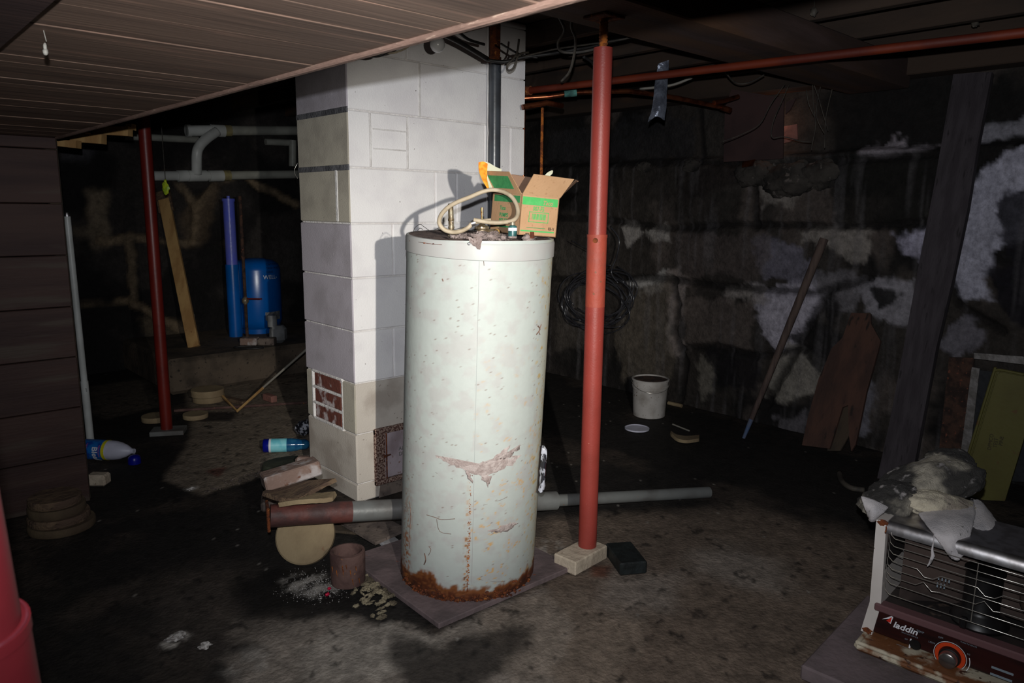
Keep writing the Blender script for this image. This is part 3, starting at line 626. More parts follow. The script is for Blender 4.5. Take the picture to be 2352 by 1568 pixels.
for i in range(len(zj)-1):
    za, zb = zj[i], zj[i+1]
    g = .007 if i < 9 else .005
    xs = [cx0]+cutsR.get(i, [])+[cx1]
    for xa, xb in zip(xs[:-1], xs[1:]):
        o = rn.uniform(0, .0015)
        b.box(((xa+xb)/2+(0 if xa > cx0 else 0), cy0+.02-o, (za+zb)/2), (xb-xa-.007, .04, zb-za-g), ch=.0035, mi=mR.get(i, 0))
    ysl = [cy0]+({6: [WX(774, 450, cx0).y]}.get(i, []))+[cy1]
    if i == 2:
        ya, yb = WX(785, 920, cx0).y, WX(722, 920, cx0).y; ysl = [cy0, ya, yb, cy1]
    for k, (ya, yb) in enumerate(zip(ysl[:-1], ysl[1:])):
        if i == 2 and k == 1:
            for q in range(3):
                hz = (zb-za)/3; b.box((cx0+.02, (ya+yb)/2, za+hz*(q+.5)), (.038, yb-ya-.02, hz-.016), ch=.004, mi=4)
            continue
        b.box((cx0+.02-rn.uniform(0, .0015), (ya+yb)/2, (za+zb)/2), (.04, yb-ya-(.007 if k else .002), zb-za-(.012 if i in (7, 8) else .008)), ch=.004, mi=mL.get(i, 1))
    b.box((cx1-.02, (cy0+cy1)/2, (za+zb)/2), (.04, cy1-cy0-.002, zb-za-g), ch=.003, mi=0)
b.build('block_masonry', [M['paint'], M['block_beige'], M['block_lav'], M['block_low'], M['brick'], M['mortar_w']], ch)
b = MB()
for i in (7, 8):
    b.box((cx0+.001, (cy0+cy1)/2, zj[i]), (.008, cy1-cy0, .026), ch=.002)
b.build('mortar_joint', M['mortar_d'], ch, label='dark grey mortar joints on the left face')
b = MB()
ya, yb = WX(787, 920, cx0).y, WX(720, 920, cx0).y
for q in range(4): b.box((cx0+.004, (ya+yb)/2, zj[2]+.254/3*q), (.014, yb-ya, .014), ch=.003)
for yv in (ya, yb): b.box((cx0+.004, yv, zj[2]+.127), (.014, .014, .254), ch=.003)
b.build('mortar_smear', M['mortar_w'], ch, label='pale mortar around the three red bricks'); b = MB()
yv = WX(774, 450, cx0).y; b.box((cx0+.002, yv, (zj[6]+zj[7])/2), (.01, .022, .24), ch=.003)
b.build('mortar_smear', M['mortar_w'], ch, label='white vertical mortar joint')
b = MB(); xa, xb = WY(851, 330, cy0).x, WY(936, 330, cy0).x
for zc in (zj[7]+.09, zj[7]+.178): b.box(((xa+xb)/2, cy0-.001, zc), (xb-xa-.02, .006, .007), ch=.002)
for yq in (xa, xb): b.box((yq, cy0-.001, zj[7]+.127), (.010, .006, .24), ch=.002)
b.box((WY(963, 200, cy0).x, cy0-.001, zj[8]+.127), (.014, .006, .25), ch=.002)
b.build('mortar_ridge', M['mortar_w'], ch)
# clean-out door, low on the right-hand face
cd = thing('cleanout_door', (2.1, cy0, .1), 'rusty iron clean-out door low on the white block chimney behind the tank', 'metal door')
a = WY(857, 985, cy0); a2 = WY(860, 1115, cy0); dz0, dz1 = a2.z, a.z; dx0 = a.x; dx1 = dx0+.36
b = MB()
for (c, s_) in (((dx0+.03, (dz0+dz1)/2), (.06, dz1-dz0)), ((dx1-.03, (dz0+dz1)/2), (.06, dz1-dz0)), (((dx0+dx1)/2, dz1-.016), (dx1-dx0, .032)), (((dx0+dx1)/2, dz0+.013), (dx1-dx0, .026))):
    b.box((c[0], cy0-.008-(.0015 if s_[0] > .1 else 0), c[1]), (s_[0], .02, s_[1]-(.002 if s_[0] < .1 else 0)), ch=.004)
b.build('door_frame', M['door_rust'], cd)
b = MB(); b.box(((dx0+dx1)/2, cy0-.011, (dz0+dz1)/2), (dx1-dx0-.11, .014, dz1-dz0-.06), ch=.004)
dr = b.build('door_leaf', M['door_steel'], cd)
b = MB(); b.box((dx0+.062, cy0-.016, (dz0+dz1)/2), (.006, .018, dz1-dz0-.06), ch=.002)
b.tube([(dx0+.045, cy0-.022, (dz0+dz1)/2), (dx0+.085, cy0-.024, (dz0+dz1)/2+.004)], [.008, .003], 8); b.build('hinge', M['rust'], cd)
text('lettering', 'ALL\nDEAL', .028, plane_fn((dx0+.135, cy0-.0185, (dz0+dz1)/2+.012), X3, Z3, -Y3), M['steel_grey'], cd, th=.001)
b = MB(); b.prism([(dx0+.02, cy0-.006, 0.0), (dx0+.3, cy0-.006, 0.0), (dx0+.3, cy0-.006, dz0-.005), (dx0+.03, cy0-.006, dz0-.005)], -Y3, .004)
b.build('soot_stain', M['slate'], ch, label='soot-stained patch below the clean-out door')

# ================================================================== WATER HEATER TANK
TB = Vector((1.740, 2.142, 0)); TT = Vector((1.736, 2.061, 1.341)); TR = .265
ZB = .022
TAX = (TT-TB).normalized()
tk = thing('water_heater_tank', (TB.x, TB.y, ZB), 'tall cream enamel water heater tank with rusted base standing in front of the chimney', 'water heater')
TF = Vector((-TB.x, -TB.y, 0)).normalized()     # toward the photographer
TS = Vector((-TF.y, TF.x, 0))                   # to the right... sign fixed below
if TS.dot(HR) < 0: TS = -TS
def tank_pt(x, y, off=.0):
    """where the line of sight through x,y meets the tank jacket"""
    d = ray(x, y); o = EYE-TB; R = TR+off
    a = TAX; dp = d-a*d.dot(a); op = o-a*o.dot(a)
    A = dp.dot(dp); B = 2*dp.dot(op); Cc = op.dot(op)-R*R; D = B*B-4*A*Cc
    D = max(D, 0); t = (-B-math.sqrt(D))/(2*A); return EYE+d*t
# jacket as attribute-coloured tube so that rust sits where it does on the tank
na, nh = 240, 340; hts = np.linspace(ZB, 1.335, nh)
ang = np.linspace(0, 2*np.pi, na, endpoint=False)
A_, H_ = np.meshgrid(ang, hts, indexing='ij')
sp_ = np.sin(A_)*TR; front = np.cos(A_)          # sideways distance from front line, facing
seam_c = -.012+.0*H_
nn = fbm(A_*7+20, H_*26, 5, 2); nf = fbm(A_*26+50, H_*98, 4, 5); ng = fbm(A_*16+9, H_*60, 4, 15)
base = np.zeros(A_.shape+(3,))+np.array(srgb(170, 176, 172)[:3])
colr = mixc(base, srgb(165, 163, 161), sstep(.45, .7, nn)*.6)
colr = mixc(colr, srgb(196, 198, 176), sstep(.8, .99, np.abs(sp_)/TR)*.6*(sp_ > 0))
seam = np.exp(-((sp_-seam_c)/.006)**2)*(front > 0)
rustc = np.array(srgb(150, 88, 34)[:3]); dark = srgb(96, 50, 26)
dens = sstep(1.0, .1, H_)
colr = mixc(colr, srgb(176, 122, 60), np.clip(seam*sstep(.50, .60, nf)*sstep(.55, .25, H_)*1.1, 0, 1))
colr = mixc(colr, dark, np.clip(seam*sstep(.58, .66, nf)*sstep(.42, .2, H_), 0, 1))
rmask = sstep(-.02, .02, sp_+.0)*(front > 0)
colr = mixc(colr, srgb(190, 150, 90), sstep(.655, .70, nf)*rmask*(.25+.75*dens)*sstep(1.1, .8, H_)*sstep(.48, .6, nn))
colr = mixc(colr, srgb(180, 150, 80), sstep(.68, .72, ng)*sstep(.7, .9, sp_/TR)*.8)
colr = mixc(colr, srgb(120, 100, 90), sstep(.80, .84, fbm(A_*44, H_*150, 3, 7))*.8)
low = H_+(fbm(A_*9, H_*34, 5, 3)-.5)*.085
frt = .045+.03*np.exp(-((sp_+.16)/.1)**2)+.012*np.abs(sp_)/TR
colr = mixc(colr, srgb(120, 72, 40), sstep(frt+.035, frt+.012, low))
colr = mixc(colr, srgb(84, 44, 26), sstep(frt+.012, frt-.01, low)*sstep(.35, .6, nf+.12))
colr = mixc(colr, srgb(60, 34, 26), sstep(ZB+.025, ZB+.004, low))
colr = mixc(colr, srgb(150, 90, 44), sstep(.03, 0, np.abs(sp_+.235))*sstep(.55, .1, H_)*sstep(.5, .6, nf)*(front > 0))
vsx = TB.x+(TT.x-TB.x)*(H_/1.341); vsy = TB.y+(TT.y-TB.y)*(H_/1.341)
rr = TR+.0012*(nf-.5)*(low < frt+.02)*4
px_ = vsx+rr*(np.cos(A_)*TF.x+np.sin(A_)*TS.x); py_ = vsy+rr*(np.cos(A_)*TF.y+np.sin(A_)*TS.y)
vv = np.stack([px_-TB.x, py_-TB.y, H_-ZB], -1).reshape(-1, 3)
i0 = (np.arange(na)[:, None]*nh+np.arange(nh-1)[None]).ravel(); i1 = (((np.arange(na)+1) % na)[:, None]*nh+np.arange(nh-1)[None]).ravel()
me = bpy.data.meshes.new('jacket'); me.from_pydata(vv.tolist(), [], np.stack([i0, i1, i1+1, i0+1], 1).tolist())
at = me.color_attributes.new('col', 'FLOAT_COLOR', 'POINT')
at.data.foreach_set('color', np.concatenate([colr.reshape(-1, 3), np.ones((na*nh, 1))], 1).astype(np.float32).ravel())
me.materials.append(attr_mat('enamel_with_rust', rough=.5, bump=.06, bscale=50, var=.03, spec=.35)); me.shade_smooth()
jk = bpy.data.objects.new('jacket', me); C.collection.objects.link(jk); jk.parent = tk; jk['_o'] = tuple(tk.location)
M['tank_rim'] = pm('enamel_rim', srgb(170, 176, 173), srgb(166, 165, 163), 5, rough=.5, bump=.02, spec=.3)
TN = TAX
rimc = TB+TAX*1.285
b = MB(); b.lathe([(TR+.0005, 0), (TR+.004, .002), (TR+.004, .050), (TR+.001, .057), (TR-.008, .058)], rimc, TAX, 96); b.build('top_rim', M['tank_rim'], tk, smooth=40)
b = MB(); b.lathe([(TR-.004, .057), (TR*.7, .0575), (.02, .058), (.0001, .058)], rimc, TAX, 96)
b.build('tank_top', M['tank_top'], tk, smooth=60)
TOPC = rimc+TAX*.058
b = MB(); b.lathe([(TR-.01, 0), (0.0001, 0)], (TB.x, TB.y, ZB+.001), Z3, 60); b.build('tank_bottom', M['rust'], tk)
# jacket seam and screws
b = MB(); pts = [tank_pt(1102-.024*(y-560), y, .0004) for y in range(572, 1360, 24)]; b.tube(pts, .0012, 6, flat=1); b.build('jacket_seam', M['tank_rim'], tk)
for (x, y) in ((1077, 560),):
    p = tank_pt(x, y, .004); b = MB(); b.lathe([(.0001, .004), (.003, .0035), (.005, .001), (.005, -.002)], p, (p-TOPC).normalized()*1.0, 14); b.build('screw', M['chrome'], tk)
# torn dust and paint flakes
def tpatch(name, pts, mat, off=.002, th=.002, label=None, n=1):
    rg_ = random.Random(len(pts)*7+int(pts[0][0])); dense = []
    for (xa, ya), (xb, yb) in zip(pts, pts[1:]+pts[:1]):
        L_ = math.hypot(xb-xa, yb-ya); k_ = max(1, int(L_/5))
        for j in range(k_):
            t = j/k_; w_ = 0 if j == 0 else min(1.8, L_*.08); dense.append((xa+(xb-xa)*t+rg_.gauss(0, w_), ya+(yb-ya)*t+rg_.gauss(0, w_)))
    pts = dense
    b = MB(); P3 = [tank_pt(x, y, off) for x, y in pts]; c = sum(P3, Vector())/len(P3); nrm = Vector((c.x-TB.x, c.y-TB.y, 0)).normalized()
    cx = sum(p[0] for p in pts)/len(pts); cy = sum(p[1] for p in pts)/len(pts)
    inner = [tank_pt(cx+(x-cx)*.5, cy+(y-cy)*.5, off+.003) for x, y in pts]; ctr = tank_pt(cx, cy, off+.003)
    k = len(pts); vs = P3+inner+[ctr]+[tank_pt(x, y, -.001) for x, y in pts]
    fs = [(i, (i+1) % k, (i+1) % k+k, i+k) for i in range(k)]+[(i+k, (i+1) % k+k, 2*k) for i in range(k)]+[(i, i+2*k+1, (i+1) % k+2*k+1, (i+1) % k) for i in range(k)]
    b.add(vs, fs); return b.build(name, mat, tk, label=label, smooth=50)
tpatch('dust_web', [(1000, 1045), (1030, 1056), (1070, 1066), (1100, 1064), (1130, 1058), (1150, 1046), (1175, 1048), (1200, 1044), (1180, 1064), (1140, 1085), (1118, 1093), (1090, 1090), (1062, 1076), (1030, 1064)], M['web'], label='grey torn dust web across the jacket')
tpatch('dust_web', [(1105, 1090), (1130, 1092), (1126, 1105), (1121, 1120), (1117, 1108), (1106, 1102)], M['web'])
tpatch('dust_web', [(1120, 1060), (1150, 1040), (1172, 1022), (1165, 1040), (1190, 1026), (1205, 1018), (1180, 1040), (1160, 1054)], M['web'])
tpatch('dust_web', [(1068, 1080), (1083, 1090), (1086, 1110), (1078, 1102)], M['web'])
tpatch('dust_web', [(1120, 1220), (1160, 1205), (1192, 1200), (1175, 1214), (1150, 1224)], M['web'])
tpatch('dust_drip', [(1076, 544), (1106, 546), (1105, 560), (1103, 573), (1096, 572), (1086, 564), (1079, 556)], M['dust'], off=.006, label='grey dust hanging over the rim')
tpatch('dust_drip', [(1033, 538), (1044, 540), (1042, 548), (1034, 546)], M['dust'], off=.006)
def tline(name, pts, r=.0009, mat='crack'):
    b = MB(); b.tube([tank_pt(x, y, .0006) for x, y in pts], r, 5, sub=3); b.build(name, M[mat], tk)
b = MB()
for pts, r in (([(980, 1182), (1000, 1188), (1015, 1193), (1045, 1191)], .0012), ([(1003, 1192), (1010, 1220), (1036, 1226)], .001), ([(975, 1270), (978, 1285), (974, 1296)], .0022), ([(985, 1255), (990, 1262), (984, 1275)], .001),
               ([(1235, 748), (1240, 756), (1232, 768)], .0025), ([(1243, 745), (1238, 760), (1240, 768)], .002), ([(940, 1150), (943, 1180), (940, 1260)], .0012), ([(1016, 640), (1018, 646)], .002), ([(1110, 592), (1112, 610)], .001),
               ([(1110, 1160), (1150, 1148), (1165, 1140)], .0006), ([(1100, 1330), (1140, 1336), (1160, 1334)], .0007), ([(1000, 1085), (1040, 1100)], .0006)):
    b.tube([tank_pt(x, y, .0004) for x, y in pts], r, 5, sub=3)
b.build('scratches', M['crack'], tk, label='dark scratches in the enamel')['kind'] = 'stuff'
b = MB()
for pts in ([(940, 553), (965, 556), (990, 560), (1015, 562)],): b.tube([tank_pt(x, y, .0042) for x, y in pts], .0009, 5, sub=3)
for x in (976, 996): b.blob(tank_pt(x, 558+(x-976)*.1, .004), (.012, .006, .004), rough=.3, seed=x, seg=10)
b.build('rim_rust', M['rust'], tk)
rn = random.Random(12)
b = MB()
for i in range(230):
    x = rn.uniform(925, 1235); yv = 1385-abs(rn.gauss(0, 14))
    f = ((x-1070)/150)
    yb = 1388-46*f*f*1.0
    p = tank_pt(x, yb-abs(rn.gauss(0, 9)), .001)
    b.blob(p, (rn.uniform(.006, .018),)*2+(rn.uniform(.004, .012),), rough=.5, seed=i, seg=8)
b.build('rust_scale', M['rust'], tk, label='flaking rust scale round the foot', smooth=60)['kind'] = 'stuff'
b = MB()
for i in range(190):
    y_ = 1378-abs(rn.gauss(0, 130)); x = 1098-.031*(y_-560)+rn.gauss(0, 1.6); s = rn.uniform(.0012, .0042)
    if y_ < 1080: continue
    b.blob(tank_pt(x, y_, .0004), (s, s, s*1.5), rough=.5, seed=i, seg=6)
b.build('seam_rust', M['rust_orange'], tk, label='orange rust along the front seam')['kind'] = 'stuff'
# fittings on top
def ttop(x, y): return P(x, y, (TOPC-EYE).dot(FWD))
b = MB(); p0 = P(1037, 534, 2.60); p0.z = TOPC.z-.004; p1 = P(1035, 468, 2.60)
b.tube([p0, p1], .0095, 16); b.tube([p0, p0+(p1-p0)*.12], .014, 16); b.tube([p0+(p1-p0)*.28, p0+(p1-p0)*.33], .0108, 16); b.tube([p0+(p1-p0)*.5, p0+(p1-p0)*.56], .0112, 16)
b.build('pipe_nipple', M['metal_old'], tk, smooth=40, label='upright steel pipe nipple')
va = P(1107, 520, 2.58); vb = MB()
q0 = Vector((va.x, va.y, TOPC.z-.004)); vb.lathe([(.02, 0), (.022, .006), (.018, .012), (.02, .03), (.026, .034), (.026, .040), (.014, .046), (.008, .05), (.006, .052), (.0001, .053)], q0, Z3, 18)
vb.tube([q0+Vector((0, 0, .02)), q0+Vector((0, 0, .02))+HR*.05-HF*.01], [.012, .014], 14); vb.tube([q0+HR*.05-HF*.01+Vector((0, 0, .022)), q0+HR*.05-HF*.02+Vector((0, 0, .002))], .012, 12)
vl = vb.build('relief_valve', M['metal_old'], tk, smooth=40)
b = MB(); t0 = q0+Vector((0, 0, .05)); b.tube([t0, t0+Vector((0, 0, .052))], .0035, 10); b.tube([t0+Vector((0, 0, .03)), t0+Vector((0, 0, .056))], .0052, 10); b.build('valve_stem', M['brass'], vl, smooth=40)
b = MB(); b.lathe([(.009, 0), (.011, .003), (.011, .01), (.006, .012), (.006, .0)], q0+HR*.052-HF*.025+Vector((0, 0, .024)), -HF, 16); b.build('brass_outlet', M['brass'], vl, smooth=40)
b = MB()
for (x, y, sx, sz) in ((1070, 532, .06, .012), (1100, 533, .07, .02), (1130, 536, .08, .02), (1160, 540, .05, .010), (1215, 543, .05, .012), (1050, 534, .05, .008)):
    q = P(x, y, 2.55); q.z = TOPC.z+.001; b.blob(q, (sx, sx*.8, sz*2), rough=.5, seed=x, seg=18, freq=3)
b.build('dust_heap', M['dust'], tk, smooth=70)
b = MB(); q = P(1222, 540, 2.535); q.z = TOPC.z; b.tube([q, q+Vector((0, 0, .022))], [.009, .007], 8); b.build('rusty_stub', M['rust'], tk)
b = MB()
for pts in ([(948, 533), (955, 521), (965, 515), (973, 520), (987, 530)], [(958, 532), (964, 524), (972, 527)], [(995, 530), (1010, 522), (1028, 517)], [(1030, 531), (1060, 523), (1085, 521)]):
    b.tube([P(x, y, 2.56) for x, y in pts], .0011, 6, sub=4)
b.build('loose_wire', M['cable_black'], tk, smooth=180)
# rubber hose lying in a loop on the tank
hp = [(1128, 506, 2.55), (1105, 508, 2.55), (1086, 512, 2.54), (1076, 522, 2.54), (1060, 530, 2.54), (1040, 533, 2.53), (1020, 527, 2.52), (1009, 512, 2.52), (1013, 494, 2.54), (1028, 477, 2.56), (1050, 464, 2.58), (1080, 452, 2.60), (1106, 441, 2.61), (1130, 436, 2.61), (1155, 440, 2.61),
      (1175, 452, 2.60), (1187, 472, 2.58), (1189, 492, 2.56), (1180, 505, 2.54), (1160, 510, 2.53), (1130, 511, 2.53), (1100, 507, 2.53), (1088, 505, 2.53)]
b = MB(); b.tube([P(*q) for q in hp], .0075, 14, sub=6)
hs = b.build('rubber_hose', M['hose'], smooth=180, origin=P(1100, 530, 2.55)); tag(hs, 'beige rubber hose lying in a loop on top of the water heater tank', 'hose')
b = MB(); q = P(1087, 512, 2.535); b.tube([q-HR*.006+Vector((0, 0, -.002)), q+HR*.008+Vector((0, 0, .002))], .0105, 14); b.build('hose_clamp', M['chrome'], hs, smooth=40)
# small bottle
q = P(1177, 546, 2.50); q.z = TOPC.z+.002
bt = thing('small_bottle', q, 'tiny teal bottle with a white label in front of the cardboard box on the tank', 'bottle')
b = MB(); b.lathe([(.0001, 0), (.0150, 0), (.0155, .003), (.0155, .034), (.0135, .040), (.007, .043), (.007, .047)], q, Z3, 24); b.build('bottle_body', M['teal'], bt, smooth=40)
b = MB(); b.lathe([(.0155, .024), (.0159, .024), (.0159, .034), (.0155, .034)], q, Z3, 24); b.build('bottle_label', M['white_print'], bt, smooth=40)
b = MB(); b.lathe([(.0085, .043), (.0085, .052), (.0001, .053)], q, Z3, 20); b.build('bottle_cap', M['metal_old'], bt, smooth=40)
b = MB(); b.lathe([(.0158, -.001), (.0160, .004), (.0155, .006)], q, Z3, 20); b.build('bottle_foot', M['dust'], bt)

# ================================================================== CARDBOARD BOX
CB = P(1191, 542, 2.62)
roll = .078
bu = (Z3+HR*roll).normalized(); e1 = (HR*.142+HF*.09); e1 = (e1-bu*e1.dot(bu)).normalized(); e2 = bu.cross(e1).normalized()
if e2.dot(HF) < 0: e2 = -e2
CB.z = TOPC.z+.008
bx = thing('cardboard_box', CB+e1*.08+e2*.1, 'open cardboard box with green printing on top of the water heater tank', 'box')
w1, w2, hh, tt = .163, .20, .143, .003
b = MB()
def bw(o, a, la, up_, lu, n, mi=0): b.prism([o, o+a*la, o+a*la+up_*lu, o+up_*lu], n, tt, mi)
bw(CB, e1, w1, bu, hh, e2); bw(CB, e2, w2, bu, hh, e1); bw(CB+e2*w2, e1, w1, bu, hh, -e2); bw(CB+e1*w1, e2, w2, bu, hh, -e1)
bw(CB, e1, w1, e2, w2, bu)
b.build('box_walls', M['card'], bx)
T0 = CB+bu*hh; T1 = T0+e1*w1; T2 = T0+e2*w2; T3 = T1+e2*w2
def flap(name, a, c, px1, px2, d1, d2, mat):
    p = P(px1[0], px1[1], d1); n = (c-a).cross(p-a).normalized(); rq = ray(*px2); q = EYE+rq*((a-EYE).dot(n)/rq.dot(n))
    bb = MB(); bb.prism([a, c, p, q], n, .003); bb.build(name, mat, bx); return a, c, p, q
fr = flap('box_flap', T0, T1, (1318, 411), (1226, 399), 2.66, 2.60, M['card'])
fl_ = flap('box_flap', T2, T0, (1170, 394), (1110, 392), 2.63, 2.72, M['card'])
flap('box_flap', T0+e1*.005+e2*.19, T1+e2*.19, (1300, 420), (1176, 400), 2.86, 2.84, M['card_in'])
flap('box_flap', T1, T3, (1328, 415), (1322, 412), 2.80, 2.70, M['card_in'])
# printing on the right-hand side
fnR = plane_fn(CB-e2*.0006, e1, bu, -e2)
def ink(x0, z0, x1, z1, mat, name='printed_band', fn=None, parent=None):
    f = fn or fnR; bb = MB(); bb.prism([f(x0, z0, 0), f(x1, z0, 0), f(x1, z1, 0), f(x0, z1, 0)], (f(0, 0, 1)-f(0, 0, 0)), .0004); return bb.build(name, mat, parent or bx)
ink(.004, .108, .157, .136, M['card_green']); ink(.006, .014, .152, .019, M['card_green'])
for (a_, c_, d_, e_) in ((.036, .048, .122, .0505), (.036, .083, .122, .0855), (.036, .048, .0385, .0855), (.1195, .048, .122, .0855)): ink(a_, c_, d_, e_, M['card_green'])
for k in range(13): ink(.050+k*.0048, .058, .050+k*.0048+(.0035 if k % 3 else .0022), .079, M['card_green'], 'barcode_bar')
ink(.03, .0275, .112, .0295, M['card_green_d'])
text('lettering', 'Taco', .022, lambda a, c, d: fnR(a+.089, c+.112, d+.0006), M['card'], bx, bold=.0004, shear=.3)
text('lettering', '007-F5', .022, lambda a, c, d: fnR(a+.051, c+.089, d), M['card_green'], bx, bold=.0003, sx=.8)
text('lettering', '03-11', .014, lambda a, c, d: fnR(a+.125, c+.024, d), M['black_print'], bx, bold=.0002, sx=.85)
# printing on the left-hand side and its flap
fnL = plane_fn(CB+e2*w2-e1*.0006, -e2, bu, -e1)
ink(.015, .112, .190, .136, M['card_green_d'], fn=fnL); ink(.03, .020, .18, .026, M['card_green_d'], fn=fnL)
for k, (a_, t_) in enumerate(((.095, 'Taco'), (.070, 'PUMPS'), (.050, '007-F5'))):
    text('lettering', t_, .020, (lambda a, c, d, zz=a_: fnL(a+.06, c+zz-.012, d)), M['card_green_d'], bx, bold=.0002)
a_, c_, p_, q_ = fl_
def fq(u, v): # along a->c, toward outer edge
    return (a_*(1-u)+c_*u)*(1-v)+(q_*(1-u)+p_*u)*v
nn_ = (c_-a_).cross(p_-a_).normalized()
if nn_.dot(EYE-a_) < 0: nn_ = -nn_
b = MB(); b.prism([fq(.15, .22)+nn_*.0035, fq(.85, .22)+nn_*.0035, fq(.88, .80)+nn_*.0035, fq(.12, .80)+nn_*.0035], nn_, .0005); b.build('printed_band', M['card_green_d'], bx)
# papers sticking out
M['orange_ink'] = pm('orange_ink', srgb(232, 130, 30), srgb(236, 170, 60), 40, rough=.6, bump=0)
b = MB(); b.loft([[P(1100, 374, 2.75), P(1118, 372, 2.77), P(1140, 384, 2.80), P(1152, 388, 2.82)], [P(1101, 392, 2.74), P(1116, 392, 2.76), P(1136, 398, 2.79), P(1150, 400, 2.81)], [P(1108, 412, 2.73), P(1118, 412, 2.75), P(1130, 414, 2.77), P(1140, 420, 2.78)], [P(1120, 434, 2.72), P(1124, 434, 2.73), P(1130, 436, 2.74), P(1134, 440, 2.75)]], .0012)
o = b.build('curled_paper', M['cream_paper'], smooth=60); tag(o, 'curled orange and white paper standing behind the left flap of the cardboard box', 'paper')
b = MB(); b.loft([[P(1099, 373, 2.735), P(1110, 371, 2.74), P(1120, 376, 2.75)], [P(1100, 392, 2.725), P(1109, 392, 2.735), P(1119, 394, 2.745)], [P(1107, 412, 2.715), P(1113, 412, 2.72), P(1119, 413, 2.73)], [P(1119, 433, 2.71), P(1121, 433, 2.71), P(1124, 434, 2.715)]], .001)
b.build('orange_corner', M['orange_ink'], o, smooth=60)
b = MB(); b.loft([[P(1250, 404, 2.78), P(1262, 405, 2.78)], [P(1258, 396, 2.79), P(1269, 398, 2.79)], [P(1268, 391, 2.80), P(1270, 392, 2.80)]], .001)
b.tube([P(1252, 404, 2.78), P(1245, 430, 2.76)], .002, 6)
o = b.build('paper_scrap', M['cream_paper'], smooth=60); tag(o, 'small cream paper scrap poking out of the cardboard box by its right flap', 'paper')

# ================================================================== FLOOR PAD AND DEBRIS BY THE TANK
b = MB(); b.box((1.745, 2.20, .011), (.66, .65, .022), ax=((.999, -.03, 0), (.03, .999, 0), (0, 0, 1)), ch=.003)
o = b.build('floor_board', M['board_pad']); tag(o, 'square dusty grey board lying on the floor under the water heater tank', 'board')
def rectlabel(name, cx, cy, z, sx, sy, sz, rz, mat, label, cat, ch_=.004, tilt=0., group=None):
    c, s = math.cos(rz), math.sin(rz); ax = [Vector((c, s, 0)), Vector((-s, c, 0)), Z3]
    if tilt:
        ax[0] = (ax[0]*math.cos(tilt)+Z3*math.sin(tilt)); ax[2] = ax[0].cross(ax[1])
    b = MB(); b.box((cx, cy, z+sz/2), (sx, sy, sz), ax, ch_); o = b.build(name, mat); return tag(o, label, cat, group)
p1 = FL(768, 1196, .02); p2 = FL(862, 1252, .02); p3 = FL(922, 1225, .02)
b = MB(); q4 = p1+(p3-p2); b.prism([p1, p2, p2+(p3-p2)*1.2, p1+(p3-p2)*1.2], Z3, .014); o = b.build('slate_tile', M['slate']); tag(o, 'flat grey slate tile on the floor just left of the tank under the steel post', 'tile')
p1 = FL(868, 1246, 0); p2 = FL(888, 1263, 0); p3 = FL(925, 1252, 0)
b = MB(); b.prism([p1, p2, p3, p3+(p1-p2)*1.6, p1+(p1-p2)*.6], Z3, .010); o = b.build('broken_tile', M['tile_white']); tag(o, 'broken white tile showing from under the grey slate tile', 'tile')
b = MB(); p1 = FL(757, 1230); b.box((1.62, 2.87, .008), (.24, .2, .012), ax=((.8, .6, 0), (-.6, .8, 0), (0, 0, 1)), ch=.002); 
o = b.build('wood_offcut', M['board_dk']); tag(o, 'thin dark wood offcut flat on the floor behind the slate tile', 'wood')
# rusty pipe section
c = FL(791, 1356); c = c+HF*.068
pt = thing('pipe_section', c, 'short rusty brown pipe section standing on end left of the tank', 'pipe')
b = MB(); b.lathe([(.062, 0), (.066, .004), (.067, .10), (.0675, .125), (.066, .131), (.056, .133), (.053, .128), (.052, .02), (.0001, .02)], c, Z3, 48); b.build('pipe_wall', M['rust_pipe'], pt, smooth=35)
b = MB()
for k in range(9):
    a = random.uniform(-.9, .9); d = (-HF*math.cos(a)+HR*math.sin(a)); z = random.uniform(.03, .115)
    b.tube([c+d*.0672+Z3*z, c+d*.0672+Z3*(z-random.uniform(.01, .04))+HR*.003], [.0022, .0008], 6)
b.build('rust_streaks', M['rust_orange'], pt)['kind'] = 'stuff'
# insulation bits and grit
b = MB(); rn = random.Random(21)
for i in range(120):
    x = rn.gauss(860, 24); y = rn.gauss(1345, 28)
    if y < 1300 or x > 905 and y > 1330: continue
    q = FL(x, y, .004)
    b.blob(q, (rn.uniform(.008, .042), rn.uniform(.006, .034), rn.uniform(.006, .016)), rough=.45, seed=i, seg=16, freq=2.4)
o = b.build('insulation_crumbs', M['insul'], smooth=60); tag(o, 'yellowish crumbs of insulation scattered between pipe section and tank', 'debris', kind='stuff')
b = MB()
for i in range(700):
    x = rn.gauss(722, 34); y = rn.gauss(1348, 18); q = FL(x, y, .001); s = rn.uniform(.0012, .0045); b.blob(q, (s, s, s*.7), rough=.5, seed=i, seg=6)
o = b.build('white_grit', M['powder']); tag(o, 'white grit spilled on the black floor left of the pipe section', 'grit', kind='stuff')
b = MB(); b.blob(FL(752, 1364, .006), (.02, .012, .012), rough=.3, seg=12)
o = b.build('red_scrap', M['red_bit'], smooth=60); tag(o, 'small bright red plastic scrap at the foot of the rusty pipe section, nearer the camera', 'scrap')
b = MB(); b.blob(FL(756, 1351, .006), (.016, .012, .012), rough=.3, seg=12, seed=3)
o = b.build('red_scrap', M['red_bit'], smooth=60); tag(o, 'smaller red plastic scrap just behind the other at the rusty pipe section', 'scrap')
for i, (x, y, s) in enumerate(((404, 1462, .06), (472, 1481, .04), (440, 1122, .035))):
    b = MB(); b.blob(FL(x, y, .006), (s, s*.7, .016), rough=.5, seed=i, seg=18); o = b.build('stone_chip', M['powder'], smooth=60)
    tag(o, ['pale stone chip alone on the black floor at the bottom left', 'smallest pale chip just right of the bottom left stone chip', 'pale chip on the floor near the wooden wall corner'][i], 'stone')
